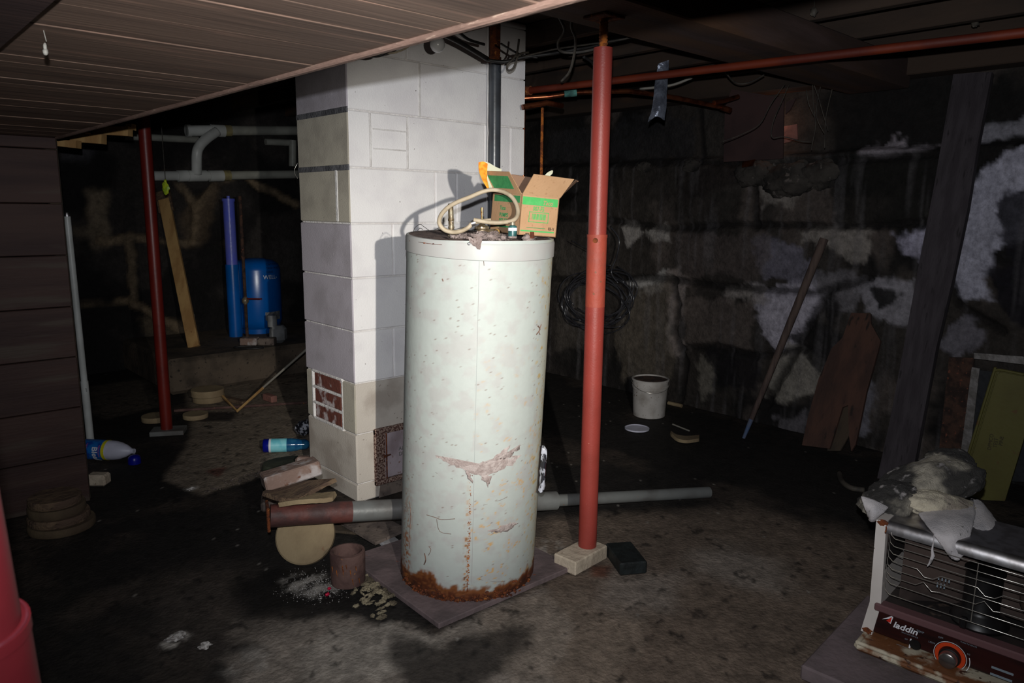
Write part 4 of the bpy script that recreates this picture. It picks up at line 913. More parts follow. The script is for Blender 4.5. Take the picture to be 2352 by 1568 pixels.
# bricks and wood piled by the chimney corner
pc = FL(690, 1160, .0)
b = MB(); b.box(FL(700, 1150, .05)+Z3*.0, (.26, .16, .03), ax=(HR, HF, Z3), ch=.006)
b.box(FL(640, 1150, .03), (.16, .14, .05), ax=((HR+HF*.3).normalized(), (HF-HR*.3).normalized(), Z3), ch=.01)
o = b.build('stone_rubble', M['slate']); tag(o, 'dark stone rubble heaped under the wood slabs at the chimney corner', 'rubble')
b = MB(); g = [[P(x, y, d) for x, y, d in r] for r in (
    [(603, 1133, 2.98), (640, 1146, 2.92), (680, 1150, 2.90), (700, 1140, 2.93)], [(612, 1128, 3.04), (650, 1130, 3.02), (700, 1126, 3.0), (738, 1118, 3.0)], [(620, 1118, 3.1), (660, 1112, 3.1), (700, 1108, 3.1), (772, 1102, 3.02)])]
b.loft(g, .018, 4, .001, seed=4)
o = b.build('wood_slab', M['bark'], smooth=50); tag(o, 'split brown wood slab with a pointed end under the pink brick', 'wood')
b = MB(); g = [[P(x, y, d) for x, y, d in r] for r in (
    [(640, 1160, 2.9), (690, 1152, 2.88), (735, 1150, 2.9), (765, 1146, 2.92)], [(650, 1150, 2.98), (700, 1138, 2.98), (740, 1136, 3.0), (772, 1132, 2.96)])]
b.loft(g, .018, 5, .001, seed=5)
o = b.build('wood_slab', M['disc'], smooth=50); tag(o, 'curved pale wood slab lowest in the pile on the fallen steel post', 'wood')
b = MB(); a = P(612, 1118, 3.03); e = P(733, 1080, 3.13); ax0 = (e-a).normalized(); ax1 = (HF-ax0*HF.dot(ax0)).normalized(); ax2 = ax1.cross(ax0)*-1
if ax2.z < 0: ax2 = -ax2
b.box((a+e)/2+ax1*.04+Z3*.012, (.235, .11, .062), (ax0, ax1, ax2), .006)
o = b.build('brick', M['brick_pink']); tag(o, 'pinkish mortar-smeared brick tilted on top of the pile at the chimney corner', 'brick')
b = MB(); q = FL(700, 1088); b.box((q.x, q.y, .05), (.09, .05, .10), (HR, HF, Z3), .012); o = b.build('broken_brick', M['brick_pink']); tag(o, 'broken reddish brick end behind the tilted pink brick against the chimney', 'brick')
b = MB(); b.lathe([(.0001, .0), (.15, 0), (.16, .02), (.15, .05), (.0001, .055)], FL(655, 1098, 0)+HF*.12, (.05, .1, 1), 28); o = b.build('wood_round', M['green_debris'], smooth=40)
tag(o, 'dark mossy wood round lying on the floor behind the tilted pink brick', 'wood round')
# big leaning disc
A = FL(691, 1300, .0); dn = (-HF*.80+Z3*.55).normalized(); du = HR; dv = dn.cross(du);
if dv.z < 0: dv = -dv
rD = .121
cD = A+dv*(rD)+Z3*.006
b = MB(); b.lathe([(.0001, 0), (rD-.006, 0), (rD, -.005), (rD, -.025), (rD-.004, -.03), (.0001, -.03)], cD, dn, 56)
o = b.build('wood_disc', M['disc'], smooth=35); tag(o, 'round pale wooden disc leaning below the rusty end of the fallen post', 'wood disc')
# fallen telescopic post
fp = thing('fallen_jack_post', (1.6, 2.9, .05), 'grey telescopic steel post with rusty red end lying across the floor behind the tank', 'post')
a0 = P(632, 1184, 2.97); a1 = P(905, 1173, 3.12); dd = (a1-a0).normalized()
z_end = FL(1628, 1130, .03)
a2 = Vector(z_end)
dd = (a2-a0).normalized(); L_ = (a2-a0).length
b = MB(); b.tube([a0+dd*.30, a0+dd*1.25], .043, 28); b.build('outer_tube', M['steel_grey'], fp, smooth=40)
b = MB(); b.tube([a0, a0+dd*.305], .0445, 28); b.tube([a0-dd*.02, a0+dd*.03], .046, 28); b.build('rusty_end', M['red_band'], fp, smooth=40)
b = MB(); b.tube([a0+dd*1.2, a2], .028, 24); b.build('inner_tube', M['steel_grey'], fp, smooth=40)
b = MB(); b.box(a0-dd*.028, (.012, .10, .10), (dd, dd.cross(Z3).normalized(), Z3), .003); b.build('end_plate', M['rust'], fp)
# white bag scrap right of the tank
b = MB(); g = [[P(1243, 1022, 2.75), P(1252, 1026, 2.75), P(1256, 1040, 2.74)], [P(1242, 1060, 2.75), P(1250, 1062, 2.73), P(1254, 1070, 2.75)], [P(1240, 1100, 2.75), P(1248, 1098, 2.73), P(1251, 1104, 2.74)], [P(1236, 1128, 2.75), P(1244, 1130, 2.74), P(1250, 1120, 2.75)]]
b.loft(g, .004, 4, .002, seed=9); o = b.build('plastic_bag', M['plastic_bag'], smooth=60); tag(o, 'crumpled white plastic bag showing at the right edge of the tank', 'bag')

# ================================================================== RED POSTS
def jack_post(base, top_z, r, lean, label, joint_z=None, mats=('red_steel', 'red_orange'), screw=True, r2=None, ztube=None, group='red steel jack posts'):
    base = Vector(base); t = thing('jack_post', base, label, 'post', group)
    def at(z): return Vector((base.x+lean[0]*(z-base.z), base.y+lean[1]*(z-base.z), z))
    ztube = ztube or top_z
    r2 = r2 or r
    if joint_z:
        b = MB(); b.tube([at(base.z), at(joint_z)], r2, 32); b.build('outer_tube', M[mats[0]], t, smooth=40)
        b = MB(); b.tube([at(joint_z-.28), at(joint_z-.01)], r2+.0006, 32); b.tube([at(joint_z-.012), at(joint_z)], r2+.0018, 32); b.build('collar', M[mats[1]], t, smooth=40)
        b = MB(); b.tube([at(joint_z-.05), at(ztube)], r, 32); b.build('inner_tube', M[mats[0]], t, smooth=40)
        d = (EYE-at(joint_z)); d.z = 0; d.normalize()
        b = MB(); b.lathe([(.0001, .003), (.006, .003), (.0075, .001), (.010, .0005), (.010, -.003)], at(joint_z-.022)+d*r2-HR*.006, d, 16); b.build('pin', M['rust'], t, smooth=40)
    else:
        b = MB(); b.tube([at(base.z), at(ztube)], r, 32); b.build('tube', M[mats[0]], t, smooth=40)
    if screw:
        b = MB(); b.tube([at(ztube-.005), at(top_z-.01)], .0145, 16)
        for k in range(int((top_z-ztube)/.012)): b.tube([at(ztube+k*.012), at(ztube+k*.012+.006)], .0165, 16)
        b.build('jack_screw', M['rust_orange'], t, smooth=40)
        b = MB(); b.box(at(top_z-.006), (.11, .11, .010), ch=.002); b.build('top_plate', M['rust'], t)
    return t
bp = FL(1349, 1252, .06); tp_ = zat(bp, 108)
jack_post((bp.x, bp.y, .060), 2.138, .0355, (-.004, -.004), 'red steel jack post standing on a cream brick right of the water heater tank', joint_z=zat(bp, 538), r2=.038, ztube=zat(bp, 112))
# base brick
q1 = FL(1278, 1262, 0.06); q2 = FL(1333, 1300, .0)
b = MB(); ax0 = (FL(1387, 1255, .06)-FL(1322, 1290, .06)).normalized(); ax1 = Vector((-ax0.y, ax0.x, 0)); 
cB = (FL(1278, 1270, .06)+FL(1387, 1250, .06)+FL(1322, 1290, .06)+FL(1348, 1236, .06))/4
b.box((cB.x, cB.y, .030), (.215, .115, .06), (ax0, ax1, Z3), .005)
o = b.build('brick', M['brick_cream']); tag(o, 'cream concrete brick under the foot of the red jack post', 'brick')
cB = (FL(1402, 1248, .05)+FL(1450, 1243, .05)+FL(1478, 1290, .05)+FL(1422, 1298, .05))/4
b = MB(); ax0 = (FL(1478, 1285, .05)-FL(1445, 1243, .05)).normalized(); ax1 = Vector((-ax0.y, ax0.x, 0)); b.box((cB.x, cB.y, .027), (.19, .115, .054), (ax0, ax1, Z3), .006)
o = b.build('brick', M['rubber']); tag(o, 'black brick lying flat on the floor right of the red jack post', 'brick')
# far left post
bp = FL(383, 984, .03)
tp = jack_post((bp.x, bp.y, .03), 2.28, .035, (0, 0), 'deep red steel jack post standing alone in the dark left of the chimney', mats=('red_dark', 'red_dark'), screw=True, ztube=2.1)
ax0 = HR; b = MB(); b.box((bp.x+HR.x*.01, bp.y+HR.y*.01, .015), (.20, .13, .03), ((HR+HF*.25).normalized(), (HF-HR*.25).normalized(), Z3), .003)
o = b.build('base_plate', M['steel_grey']); tag(o, 'flat grey plate under the foot of the deep red jack post', 'plate')
# near post at the left edge
qa = P(-112, 1190, .60); qb = P(-34, 1568, .66); ld = (qb-qa)/(qb.z-qa.z)
fz = lambda z: qa+ld*(z-qa.z)
zj_ = P(0, 1470, .62).z
np_ = jack_post(tuple(fz(0)), 1.72, .035, (ld.x, ld.y), 'red steel jack post very close at the bottom left edge of the view', joint_z=zj_, r2=.040, mats=('crimson_dimmed', 'crimson_dimmed'), screw=False)
M['wear'] = pm('worn_pinkish_edge', srgb(112, 66, 78), srgb(96, 34, 42), 14, rough=.5)
c_ = fz(zj_+.001); b = MB(); b.lathe([(.038, .0005), (.0401, .0005), (.0404, -.001), (.0400, -.002)], c_, -ld.normalized() if ld.z < 0 else ld.normalized(), 40); b.build('worn_rim', M['wear'], np_, smooth=40)
zh = P(0, 1338, .60).z; d_ = (EYE-fz(zh)); d_.z = 0; d_.normalize(); d_ = (d_+HR*.75).normalized(); c_ = fz(zh)+d_*.0345
b = MB(); b.lathe([(.0001, -.001), (.0085, -.001), (.009, .001), (.011, .0008), (.0115, -.002)], c_, d_, 24, mis=[1, 0, 0, 0]); b.build('pin_hole', [M['wear'], M['enamel_rust']], np_, smooth=40)

# ================================================================== PIPES AND CABLES OVERHEAD
# dark waste pipe on the chimney
xq = WY(1137, 300, cy0-.05).x; yq = cy0-.045
vp = thing('vent_pipe', (xq, yq, 0), 'dark grey plastic pipe running up the white chimney behind the tank', 'pipe')
b = MB(); zt_ = WY(1137, 146, yq).z; b.tube([(xq, yq, .001), (xq, yq, zt_)], .033, 28); b.build('lower_pipe', M['abs'], vp, smooth=40)
b = MB(); b.tube([(xq, yq, zt_-.003), (xq, yq, 2.41)], .028, 24); b.tube([(xq, yq, zt_-.003), (xq, yq, zt_+.03)], .033, 24); b.build('upper_pipe', M['rust'], vp, smooth=40, label='rusty iron upper length')
b = MB()
rnn = random.Random(8)
pts = [(xq-.036+rnn.uniform(-.003, .003), yq+.012, z) for z in np.linspace(.5, zt_, 30)]; b.tube(pts, .0035, 6); b.build('sealant_bead', M['mortar_w'], vp)
# orange-red pipe
a = WX(1206, 209, 3.05); e = P(2420, 66, (WX(2352, 75, 3.2)-EYE).dot(FWD))
a = FL(1190, 211, 2.09); e1_ = FL(2352, 75, 2.09); e_ = e1_+(e1_-a)*.25
b = MB(); b.tube([a, e_], .0185, 18); o = b.build('iron_pipe', M['orange_pipe'], smooth=40); tag(o, 'long rusty orange pipe running under the ceiling beam across the right half', 'pipe')
b = MB(); d = (e_-a).normalized(); b.tube([a+d*.03, a+d*.09], .025, 18); b.build('coupling', M['rust'], o, smooth=40)
# copper runs behind
def run(name, pts, r, mat, label, cat, sub=0, seg=12, group=None):
    b = MB(); b.tube(pts, r, seg, sub=sub); o = b.build(name, mat, smooth=180 if sub else 40); return tag(o, label, cat, group)
c1 = run('copper_pipe', [P(1200, 226, 4.2), P(1260, 222, 4.2), P(1330, 212, 4.2), P(1440, 209, 4.25), P(1500, 216, 4.3), P(1560, 226, 4.35), P(1665, 248, 4.5)], .014, M['copper'], 'copper water pipe running behind the red jack post just below the orange pipe', 'pipe')
b = MB(); b.tube([P(1296, 214, 4.19), P(1324, 212, 4.19)], .022, 14); b.build('pipe_fitting', M['copper_green'], c1, smooth=60, label='green corroded fitting')
b = MB(); b.tube([P(1655, 246, 4.48), P(1678, 254, 4.5)], .017, 12); b.build('elbow', M['copper'], c1, smooth=60)
run('copper_pipe', [P(1640, 236, 4.45), P(1662, 232, 4.5), P(1695, 222, 4.58)], .014, M['copper'], 'short bright copper pipe end by the maroon panel', 'pipe')
run('copper_pipe', [P(1200, 246, 3.9), P(1255, 236, 3.95), P(1292, 243, 4.0)], .014, M['copper'], 'lower copper pipe stub beside the top of the chimney', 'pipe')
run('copper_pipe', [P(1246, 248, 4.0), P(1243, 420, 4.0), P(1241, 560, 4.0)], .008, M['rust_orange'], 'thin rusty copper tube hanging down right of the chimney', 'pipe')
run('copper_pipe', [(cx1+.012, cy0+.02, 2.0), (cx1+.012, cy0+.02, .6)], .007, M['copper'], 'thin copper tube fixed to the right edge of the chimney', 'pipe')
# cables
cab = [
 ('black_cable', [(1015, 78, 3.3), (1060, 100, 3.4), (1120, 136, 3.55)], .012, 'cable_black', 'thick black cable slanting from the light bulb to the pipe on the chimney'),
 ('black_cable', [(1120, 138, 3.5), (1160, 142, 3.5), (1200, 132, 3.5), (1260, 124, 3.5), (1330, 112, 3.5), (1400, 96, 3.4), (1480, 78, 3.3)], .009, 'cable_black', 'black cable running from the chimney pipe behind the jack screw'),
 ('cable', [(1045, 66, 3.3), (1075, 90, 3.4), (1112, 102, 3.5)], .007, 'cable_black', 'short black cable sagging above the thick black cable'),
 ('cable', [(840, 126, 3.0), (870, 128, 3.0), (905, 110, 3.0), (935, 95, 3.0)], .007, 'cable_black', 'black cable sagging below the plank edge left of the bulb'),
 ('cable', [(870, 120, 3.05), (900, 122, 3.05), (930, 112, 3.05), (950, 95, 3.05)], .004, 'hose', 'thin yellowish cable beside the black one left of the bulb'),
 ('cable', [(1150, 100, 3.5), (1180, 118, 3.5), (1205, 128, 3.5), (1235, 132, 3.5)], .005, 'cable_black', 'black cable crossing the top right corner of the chimney'),
 ('cable', [(1192, 90, 3.45), (1186, 125, 3.45), (1165, 150, 3.45), (1168, 162, 3.45), (1180, 155, 3.45), (1192, 126, 3.45), (1215, 120, 3.45)], .005, 'cable_grey', 'cable hanging in a small loop in front of the chimney top'),
 ('cable', [(1272, 20, 3.0), (1290, 50, 3.05), (1296, 72, 3.1), (1282, 98, 3.15), (1290, 118, 3.2), (1330, 120, 3.2), (1385, 108, 3.2)], .006, 'cable_grey', 'dusty grey cable curling down left of the jack screw'),
 ('cable', [(1318, 28, 3.0), (1312, 60, 3.05), (1322, 90, 3.1), (1318, 130, 3.2), (1308, 165, 3.3), (1290, 186, 3.4)], .006, 'cable_grey', 'second dusty grey cable dropping to the orange pipe'),
 ('cable', [(1200, 130, 3.5), (1250, 118, 3.4), (1290, 110, 3.3), (1420, 92, 3.2), (1470, 80, 3.2)], .004, 'cable_grey', 'thin grey cable strung level under the joists'),
 ('cable', [(1340, 130, 3.6), (1365, 150, 3.7), (1378, 200, 3.9)], .007, 'cable_black', 'black cable dropping behind the red jack post'),
 ('cable', [(1470, 204, 4.3), (1540, 196, 4.2), (1590, 178, 4.1)], .007, 'cable_white', 'pale cable rising behind the grey tape strip'),
 ('cable', [(1665, 165, 4.0), (1690, 190, 4.1), (1720, 190, 4.1), (1755, 172, 4.1)], .004, 'cable_grey', 'grey cable sagging between the joists above the maroon panel'),
 ('cable', [(1562, 0, 3.0), (1575, 25, 3.0), (1592, 45, 3.1), (1612, 64, 3.2)], .003, 'cable_grey', 'thin thread hanging from the dark ceiling right of the jack post'),
 ('cable', [(2160, 300, 4.3), (2220, 325, 4.2), (2280, 305, 4.1), (2340, 262, 4.0), (2370, 240, 4.0)], .005, 'cable_black', 'black cable bundle sagging at the top right of the stone wall'),
 ('cable', [(2210, 322, 4.3), (2250, 330, 4.2), (2310, 300, 4.1), (2365, 265, 4.0)], .005, 'cable_black', 'second black cable sagging beside the bundle on the right wall'),
 ('cable', [(2000, 355, 4.5), (2100, 345, 4.5), (2190, 318, 4.5), (2300, 270, 4.4)], .004, 'cable_black', 'thin black cable strung along the whitewashed ledge')]
for i, (n_, pts, r, mt, lb) in enumerate(cab):
    run('cable', [P(*q) for q in pts], r, M[mt], lb, 'cable', sub=5, seg=8)
wires = [[(1840, 153), (1855, 170), (1866, 195), (1868, 240), (1873, 290), (1866, 330), (1864, 345)], [(1852, 153), (1864, 180), (1880, 225), (1890, 260), (1902, 300)], [(1853, 158), (1880, 166), (1885, 195), (1878, 230), (1876, 270), (1893, 306)],
         [(1910, 180), (1912, 200), (1903, 240), (1896, 280), (1894, 340)], [(1803, 193), (1770, 240), (1745, 285), (1700, 310), (1660, 325)], [(1812, 195), (1795, 235), (1776, 280), (1773, 315), (1800, 314), (1840, 324), (1864, 326)], [(1852, 206), (1858, 240), (1872, 270)]]
for i, w_ in enumerate(wires):
    b = MB(); b.tube([P(x, y, 4.25) for x, y in w_], .0028, 6, sub=4); o = b.build('thin_wire', M['cable_grey'], smooth=180)
    tag(o, 'thin loose grey wire dangling near the maroon panel on the stone wall', 'wire', 'thin loose wires dangling near the maroon panel')
# hanging strip of duct tape
b = MB(); g = [[P(1512, 146, 3.7), P(1524, 142, 3.7), P(1536, 138, 3.7)], [P(1506, 180, 3.72), P(1520, 178, 3.70), P(1534, 176, 3.72)], [P(1502, 215, 3.7), P(1517, 215, 3.68), P(1531, 214, 3.7)], [P(1498, 250, 3.7), P(1514, 248, 3.67), P(1530, 246, 3.7)], [P(1488, 280, 3.7), P(1508, 268, 3.68), P(1526, 276, 3.7)]]
b.loft(g, .003, 5, .0012, seed=2); o = b.build('duct_tape_strip', M['duct_tape'], smooth=60); tag(o, 'shiny grey strip of duct tape hanging behind the orange pipe', 'tape')
# bulb and socket
bc = P(1005, 103, 3.3)
lb_ = thing('light_bulb', bc, 'unlit frosted light bulb in a white socket in front of the chimney top', 'light bulb')
b = MB(); b.lathe([(.0001, -.034), (.012, -.032), (.024, -.024), (.032, -.010), (.034, .002), (.031, .016), (.023, .032), (.017, .044), (.014, .056)], bc, Z3, 32); b.build('glass_bulb', M['bulb'], lb_, smooth=180)
b = MB(); b.lathe([(.017, .04), (.026, .046), (.030, .075), (.045, .09), (.052, .13), (.0001, .132)], bc, Z3, 28); b.build('socket', M['porcelain'], lb_, smooth=40)
b = MB(); b.box((bc.x, bc.y, (bc.z+.13+2.416)/2), (.1, .1, 2.416-bc.z-.13), ch=.004); b.build('junction_box', M['rust'], lb_)
# soffit pull chain remains
b = MB(); q = FL(100, 70, ZS); q2 = q-Z3*.035; b.tube([q, q-Z3*.018+HR*.003], .0006, 5); b.blob(q2+Z3*.008, (.006, .006, .014), rough=.2, seg=10); b.blob(q2, (.009, .009, .012), rough=.2, seg=10)
o = b.build('cobweb_lump', M['cable_white'], smooth=60); tag(o, 'small white cobweb lump hanging from the plank ceiling at the top left', 'cobweb')
for i, (x, y) in enumerate(((1870, 16), (2242, 41))):
    q = FL(x, y, 2.33); b = MB(); b.blob(q-Z3*.02, (.03, .03, .04), rough=.4, seg=12, seed=i); b.tube([q-Z3*.01, q+Z3*.06], .002, 5); o = b.build('cobweb_lump', M['cable_grey'], smooth=60)
    tag(o, ['grey cobweb lump on the ceiling joist at the top right', 'rightmost grey cobweb lump under the dark ceiling'][i], 'cobweb')
# maroon panel on the upper wall
b = MB(); q = [WX(1668, 262, 4.52), WX(1800, 240, 4.52), WX(1798, 364, 4.52), WX(1662, 372, 4.52)]
q = [WX(1680, 205, 4.52), WX(1800, 225, 4.52), WX(1798, 364, 4.52), WX(1662, 372, 4.52), WX(1665, 250, 4.52)]
b.prism(q, X3, .012); o = b.build('wall_panel', M['panel_maroon']); tag(o, 'maroon board propped on the stone ledge below the ceiling', 'board')
b = MB(); b.prism([WX(1800, 290, 4.60), WX(1830, 285, 4.60), WX(1832, 320, 4.60), WX(1797, 330, 4.60)], X3, .012)
o = b.build('wood_scrap', M['tape']); tag(o, 'pale warm-lit block on the ledge right of the maroon panel', 'block')
b = MB(); b.prism([WX(1805, 235, 4.52), WX(1828, 225, 4.52), WX(1815, 252, 4.52), WX(1804, 262, 4.52)], X3, .01)
o = b.build('wood_scrap', M['panel_maroon']); tag(o, 'small angular board scrap above the warm-lit block on the ledge', 'board')
b = MB(); rn = random.Random(5)
for i, (x, y, s) in enumerate(((1590, 380, .10), (1735, 398, .20), (1812, 415, .24), (1885, 400, .18), (1480, 384, .09))):
    b = MB(); q = WX(x, y, 4.60); b.blob(q, (s*.7, s*1.35, s*.9), rough=.28, seed=i+2, seg=44, freq=1.6, ridge=.05)
    o = b.build('ledge_stone', M['ledge_rock'], smooth=50)
    tag(o, 'rough dark rubble stone set in the ledge of the stone wall', 'stone', 'rubble stones along the wall ledge')
b = MB(); b.loft([[WX(1705, 372, 4.45), WX(1735, 366, 4.45)], [WX(1704, 384, 4.42), WX(1728, 380, 4.42)]], .004); o = b.build('foil_scrap', M['copper'], smooth=60); tag(o, 'shiny reddish foil scrap on the ledge under the maroon panel', 'scrap')

# ================================================================== FAR LEFT CORNER
# raised ledge
b = MB(); b.box((3.18, 6.39, .14), (2.8, 1.2, .28), ch=.03); structure(b.build('concrete_ledge', pm('ledge_concrete', srgb(92, 80, 68), srgb(62, 54, 46), 5, .4, .65, srgb(44, 38, 34), 30, .6, .7, rough=.9, bump=.5)))
ZL = .28
q = FL(580, 768, ZL); tank_c = Vector((q.x, q.y, 0))+HF*.17
bt = thing('pressure_tank', (tank_c.x, tank_c.y, ZL), 'blue well pressure tank standing on the concrete ledge at the far left', 'tank')
ztop = zat(tank_c, 588); rT = 108/2/F*((tank_c+Z3-EYE).dot(FWD))
b = MB(); hT = ztop-ZL-.03
b.lathe([(.0001, .03), (rT*.6, .03), (rT*.92, .06), (rT, .12), (rT, hT-.09), (rT*.93, hT-.04), (rT*.7, hT-.005), (rT*.3, hT+.012), (.0001, hT+.014)], (tank_c.x, tank_c.y, ZL), Z3, 56)
b.build('tank_shell', M['blue'], bt, smooth=180)
b = MB(); b.lathe([(rT*.75, 0), (rT*.75, .06), (rT*.70, .06), (rT*.70, 0)], (tank_c.x, tank_c.y, ZL+.001), Z3, 40); b.build('tank_stand', M['blue'], bt, smooth=40)
tf = (EYE-tank_c); tf.z = 0; tf.normalize(); tsd = Vector((-tf.y, tf.x, 0))
if tsd.dot(HR) < 0: tsd = -tsd
def wrap(c, r, z0, a0):
    return lambda a, v, d: Vector((c.x, c.y, z0+v))+tf*((r+d+.001)*math.cos(a0+a/r))+tsd*((r+d+.001)*math.sin(a0+a/r))
zt1 = zat(tank_c+tf*rT, 642)
text('lettering', 'WELL-', .052, wrap(tank_c, rT, zt1, .28), M['white_print'], bt, bold=.0)
for k in range(3): text('lettering', ['CAPTIVE AIR', 'TANK MODEL', 'SERIES'][k], .026, wrap(tank_c, rT, zat(tank_c+tf*rT, 610+k*9), .42), M['dark_print'], bt)
b = MB(); zl = zat(tank_c+tf*rT, 737); fnw = wrap(tank_c, rT, zl, .30)
vs = [fnw(i*.012, j*.075, .001) for i in range(15) for j in range(2)]; b.add(vs, [(2*i, 2*i+2, 2*i+3, 2*i+1) for i in range(14)]); b.build('rating_label', M['silver_label'], bt)
# pipe in front of tank with red lever valve
q = FL(571, 778, ZL)-HF*.03; gp = thing('supply_pipe', (q.x, q.y, ZL), 'thin dark pipe with a red lever valve standing in front of the blue tank', 'pipe')
b = MB(); b.tube([(q.x, q.y, ZL), (q.x, q.y, zat(q, 450))], .014, 14); b.build('pipe_riser', M['muck'], gp, smooth=40)
b = MB(); zv = zat(q, 690); b.blob((q.x, q.y, zv), (.06, .06, .07), rough=.1, seg=16); b.build('valve_body', M['metal_old'], gp, smooth=60)
b = MB(); b.box(Vector((q.x, q.y, zv+.02))+HR*.09-HF*.03, (.13, .02, .012), (HR, HF, Z3), .003); b.build('lever', M['red_dark'], gp)
# blue tube
tubeD = (tank_c-HF*.21+Z3*.9-EYE).dot(FWD)
q = P(538, 700, tubeD); q.z = 0; rr_ = 12.5/F*tubeD
bt2 = thing('blue_tube', (q.x, q.y, ZL), 'upright tube beside the blue tank, violet-blue above and bright blue below', 'pipe')
b = MB(); b.tube([(q.x, q.y, ZL), (q.x, q.y, zat(q, 607))], rr_*1.18, 28); b.build('tube_sleeve', M['blue'], bt2, smooth=40)
b = MB(); b.tube([(q.x, q.y, zat(q, 610)), (q.x, q.y, zat(q, 462))], rr_, 28); b.build('tube_wall', M['blue_pipe'], bt2, smooth=40, label='violet-blue upper tube')
b = MB(); b.tube([(q.x, q.y, zat(q, 462)-.002), (q.x, q.y, zat(q, 456))], rr_*1.12, 28); b.tube([(q.x, q.y, zat(q, 457)), (q.x, q.y, zat(q, 450))], rr_*.3, 10); b.build('tube_cap', M['blue_pipe'], bt2, smooth=40)
# motor cover and brick by the tank
q = FL(640, 786, ZL); b = MB(); b.box((q.x, q.y, ZL+.075), (.13, .13, .15), (HR, HF, Z3), .03); b.tube([(q.x-.04, q.y+.02, ZL+.14), (q.x-.04, q.y+.02, ZL+.24)], .04, 16)
o = b.build('pump_motor', M['grey_box'], smooth=40); tag(o, 'grey pump motor cover on the ledge at the right foot of the blue tank', 'pump')
for i, (x, y, lab) in enumerate(((572, 792, 'pale brick on the ledge in front of the blue tank'), (612, 792, 'darker brick on the ledge beside the pale one below the blue tank'))):
    q = FL(x, y, ZL)+HF*.02; b = MB(); b.box((q.x, q.y, ZL+.03), (.14, .09, .06), (HR, HF, Z3), .006); o = b.build('brick', M['brick_pink'] if i == 0 else M['slate']); tag(o, lab, 'brick')
b = MB(); q = FL(572, 800, ZL); pts = [Vector((q.x, q.y, ZL+.008))+HR*(.12*math.cos(t))+HF*(.05*math.sin(t)) for t in np.linspace(0, 2*math.pi, 24)]; b.tube(pts, .007, 8)
o = b.build('wire_ring', M['cable_black'], smooth=60); tag(o, 'dark wire ring lying on the ledge in front of the bricks', 'wire')
# leaning light board
q0 = FL(446, 797, ZL); q1 = WY(377, 458, 6.88)
ln = thing('leaning_board', q0, 'light brown wooden board leaning on the far stone wall by the ledge', 'board')
d = (q1-q0).normalized(); sd_ = HR; n_ = sd_.cross(d).normalized(); sd_ = d.cross(n_)
wd_ = 26/F*((q0-EYE).dot(FWD))
b = MB(); b.box((q0+q1)/2, (wd_, .035, (q1-q0).length), (sd_, n_, d), .003); b.build('board_body', M['plywood'], ln)
b = MB(); b.box(q1-d*.02+sd_*.0, (wd_*1.35, .03, .20), (sd_, n_, d), .003); b.build('crosspiece', M['bark'], ln)
run('thin_wire', [P(426, 640, 6.9), P(440, 690, 6.9), P(449, 750, 6.8), P(452, 790, 6.7)], .004, M['cable_white'], 'thin pale wire hanging beside the light brown leaning board', 'wire', sub=4, seg=6)
# PVC drains
def dp(x, y, Y=6.82): return WY(x, y, Y)
dr = thing('drain_pipe', dp(500, 300), 'white plastic drain pipes with a curved branch along the far left wall', 'pipe')
rP = 11/F*(dp(500, 350)-EYE).dot(FWD)
b = MB(); b.tube([dp(428, 300), dp(530, 300)], rP*1.1, 22); b.tube([dp(428, 300), dp(437, 300)], rP*1.25, 22); b.tube([dp(485, 300), dp(515, 301)], rP*1.25, 22); b.build('upper_run', M['pvc'], dr, smooth=40)
b = MB(); b.tube([dp(530, 300), dp(700, 300)], rP, 22); b.build('upper_run', M['pvc_dirty'], dr, smooth=40, label='dusty darker length of the upper run')
b = MB(); b.tube([dp(498, 302, 6.78), dp(475, 318, 6.76), dp(458, 336, 6.76), dp(452, 356, 6.76), dp(452, 400, 6.8)], rP*1.0, 20, sub=6); b.build('branch_bend', M['pvc'], dr, smooth=180)
b = MB(); b.tube([dp(330, 404), dp(515, 403)], rP*.95, 22)
for xa, xb in ((408, 430), (432, 474), (480, 512)): b.tube([dp(xa, 404), dp(xb, 403.5)], rP*1.15, 22)
b.build('lower_run', M['pvc'], dr, smooth=40)
b = MB(); b.tube([dp(512, 403), dp(700, 400)], rP*.9, 22); b.build('lower_run', M['pvc_dirty'], dr, smooth=40)
b = MB(); b.tube([dp(514, 300), dp(530, 300)], rP*1.14, 22); b.build('glue_band', M['pvc_joint'], dr, smooth=40)
b = MB(); b.tube([dp(512, 403), dp(528, 403)], rP*1.1, 22); b.build('glue_band', M['pvc_joint'], dr, smooth=40)
run('drain_pipe', [dp(285, 313, 6.95), dp(455, 321, 6.95)], .03, M['pvc_dirty'], 'thinner white pipe behind the deep red post on the far wall', 'pipe')
run('drain_pipe', [dp(672, 322, 6.7), dp(672, 382, 6.7)], .035, M['pvc_dirty'], 'short upright white pipe at the left edge of the chimney', 'pipe')
run('drain_pipe', [dp(610, 326, 6.72), dp(668, 328, 6.72)], .03, M['pvc_dirty'], 'short level grey pipe joining the upright one beside the chimney', 'pipe')
# hanging tag
q = P(381, 433, 5.2)
tg = thing('hanging_tag', q, 'yellow-green plastic tag hanging on a string right of the deep red post', 'tag')
b = MB(); b.blob(q, (.05, .02, .085), (HR, HF, Z3), rough=.25, seg=20, seed=2); b.blob(q+Z3*.05, (.02, .02, .03), rough=.2, seg=10); b.build('tag_body', M['glow_tag'], tg, smooth=60)
b = MB(); b.tube([q+Z3*.04, Vector((q.x, q.y, 2.415))], .0025, 6); b.build('string', M['cable_grey'], tg)
run('thin_wire', [P(684, 374, 3.78), P(677, 388, 3.78), P(677, 398, 3.78), P(684, 410, 3.78)], .0016, M['wire'], 'short bright wire curving out behind the left edge of the chimney', 'wire', sub=5, seg=6)
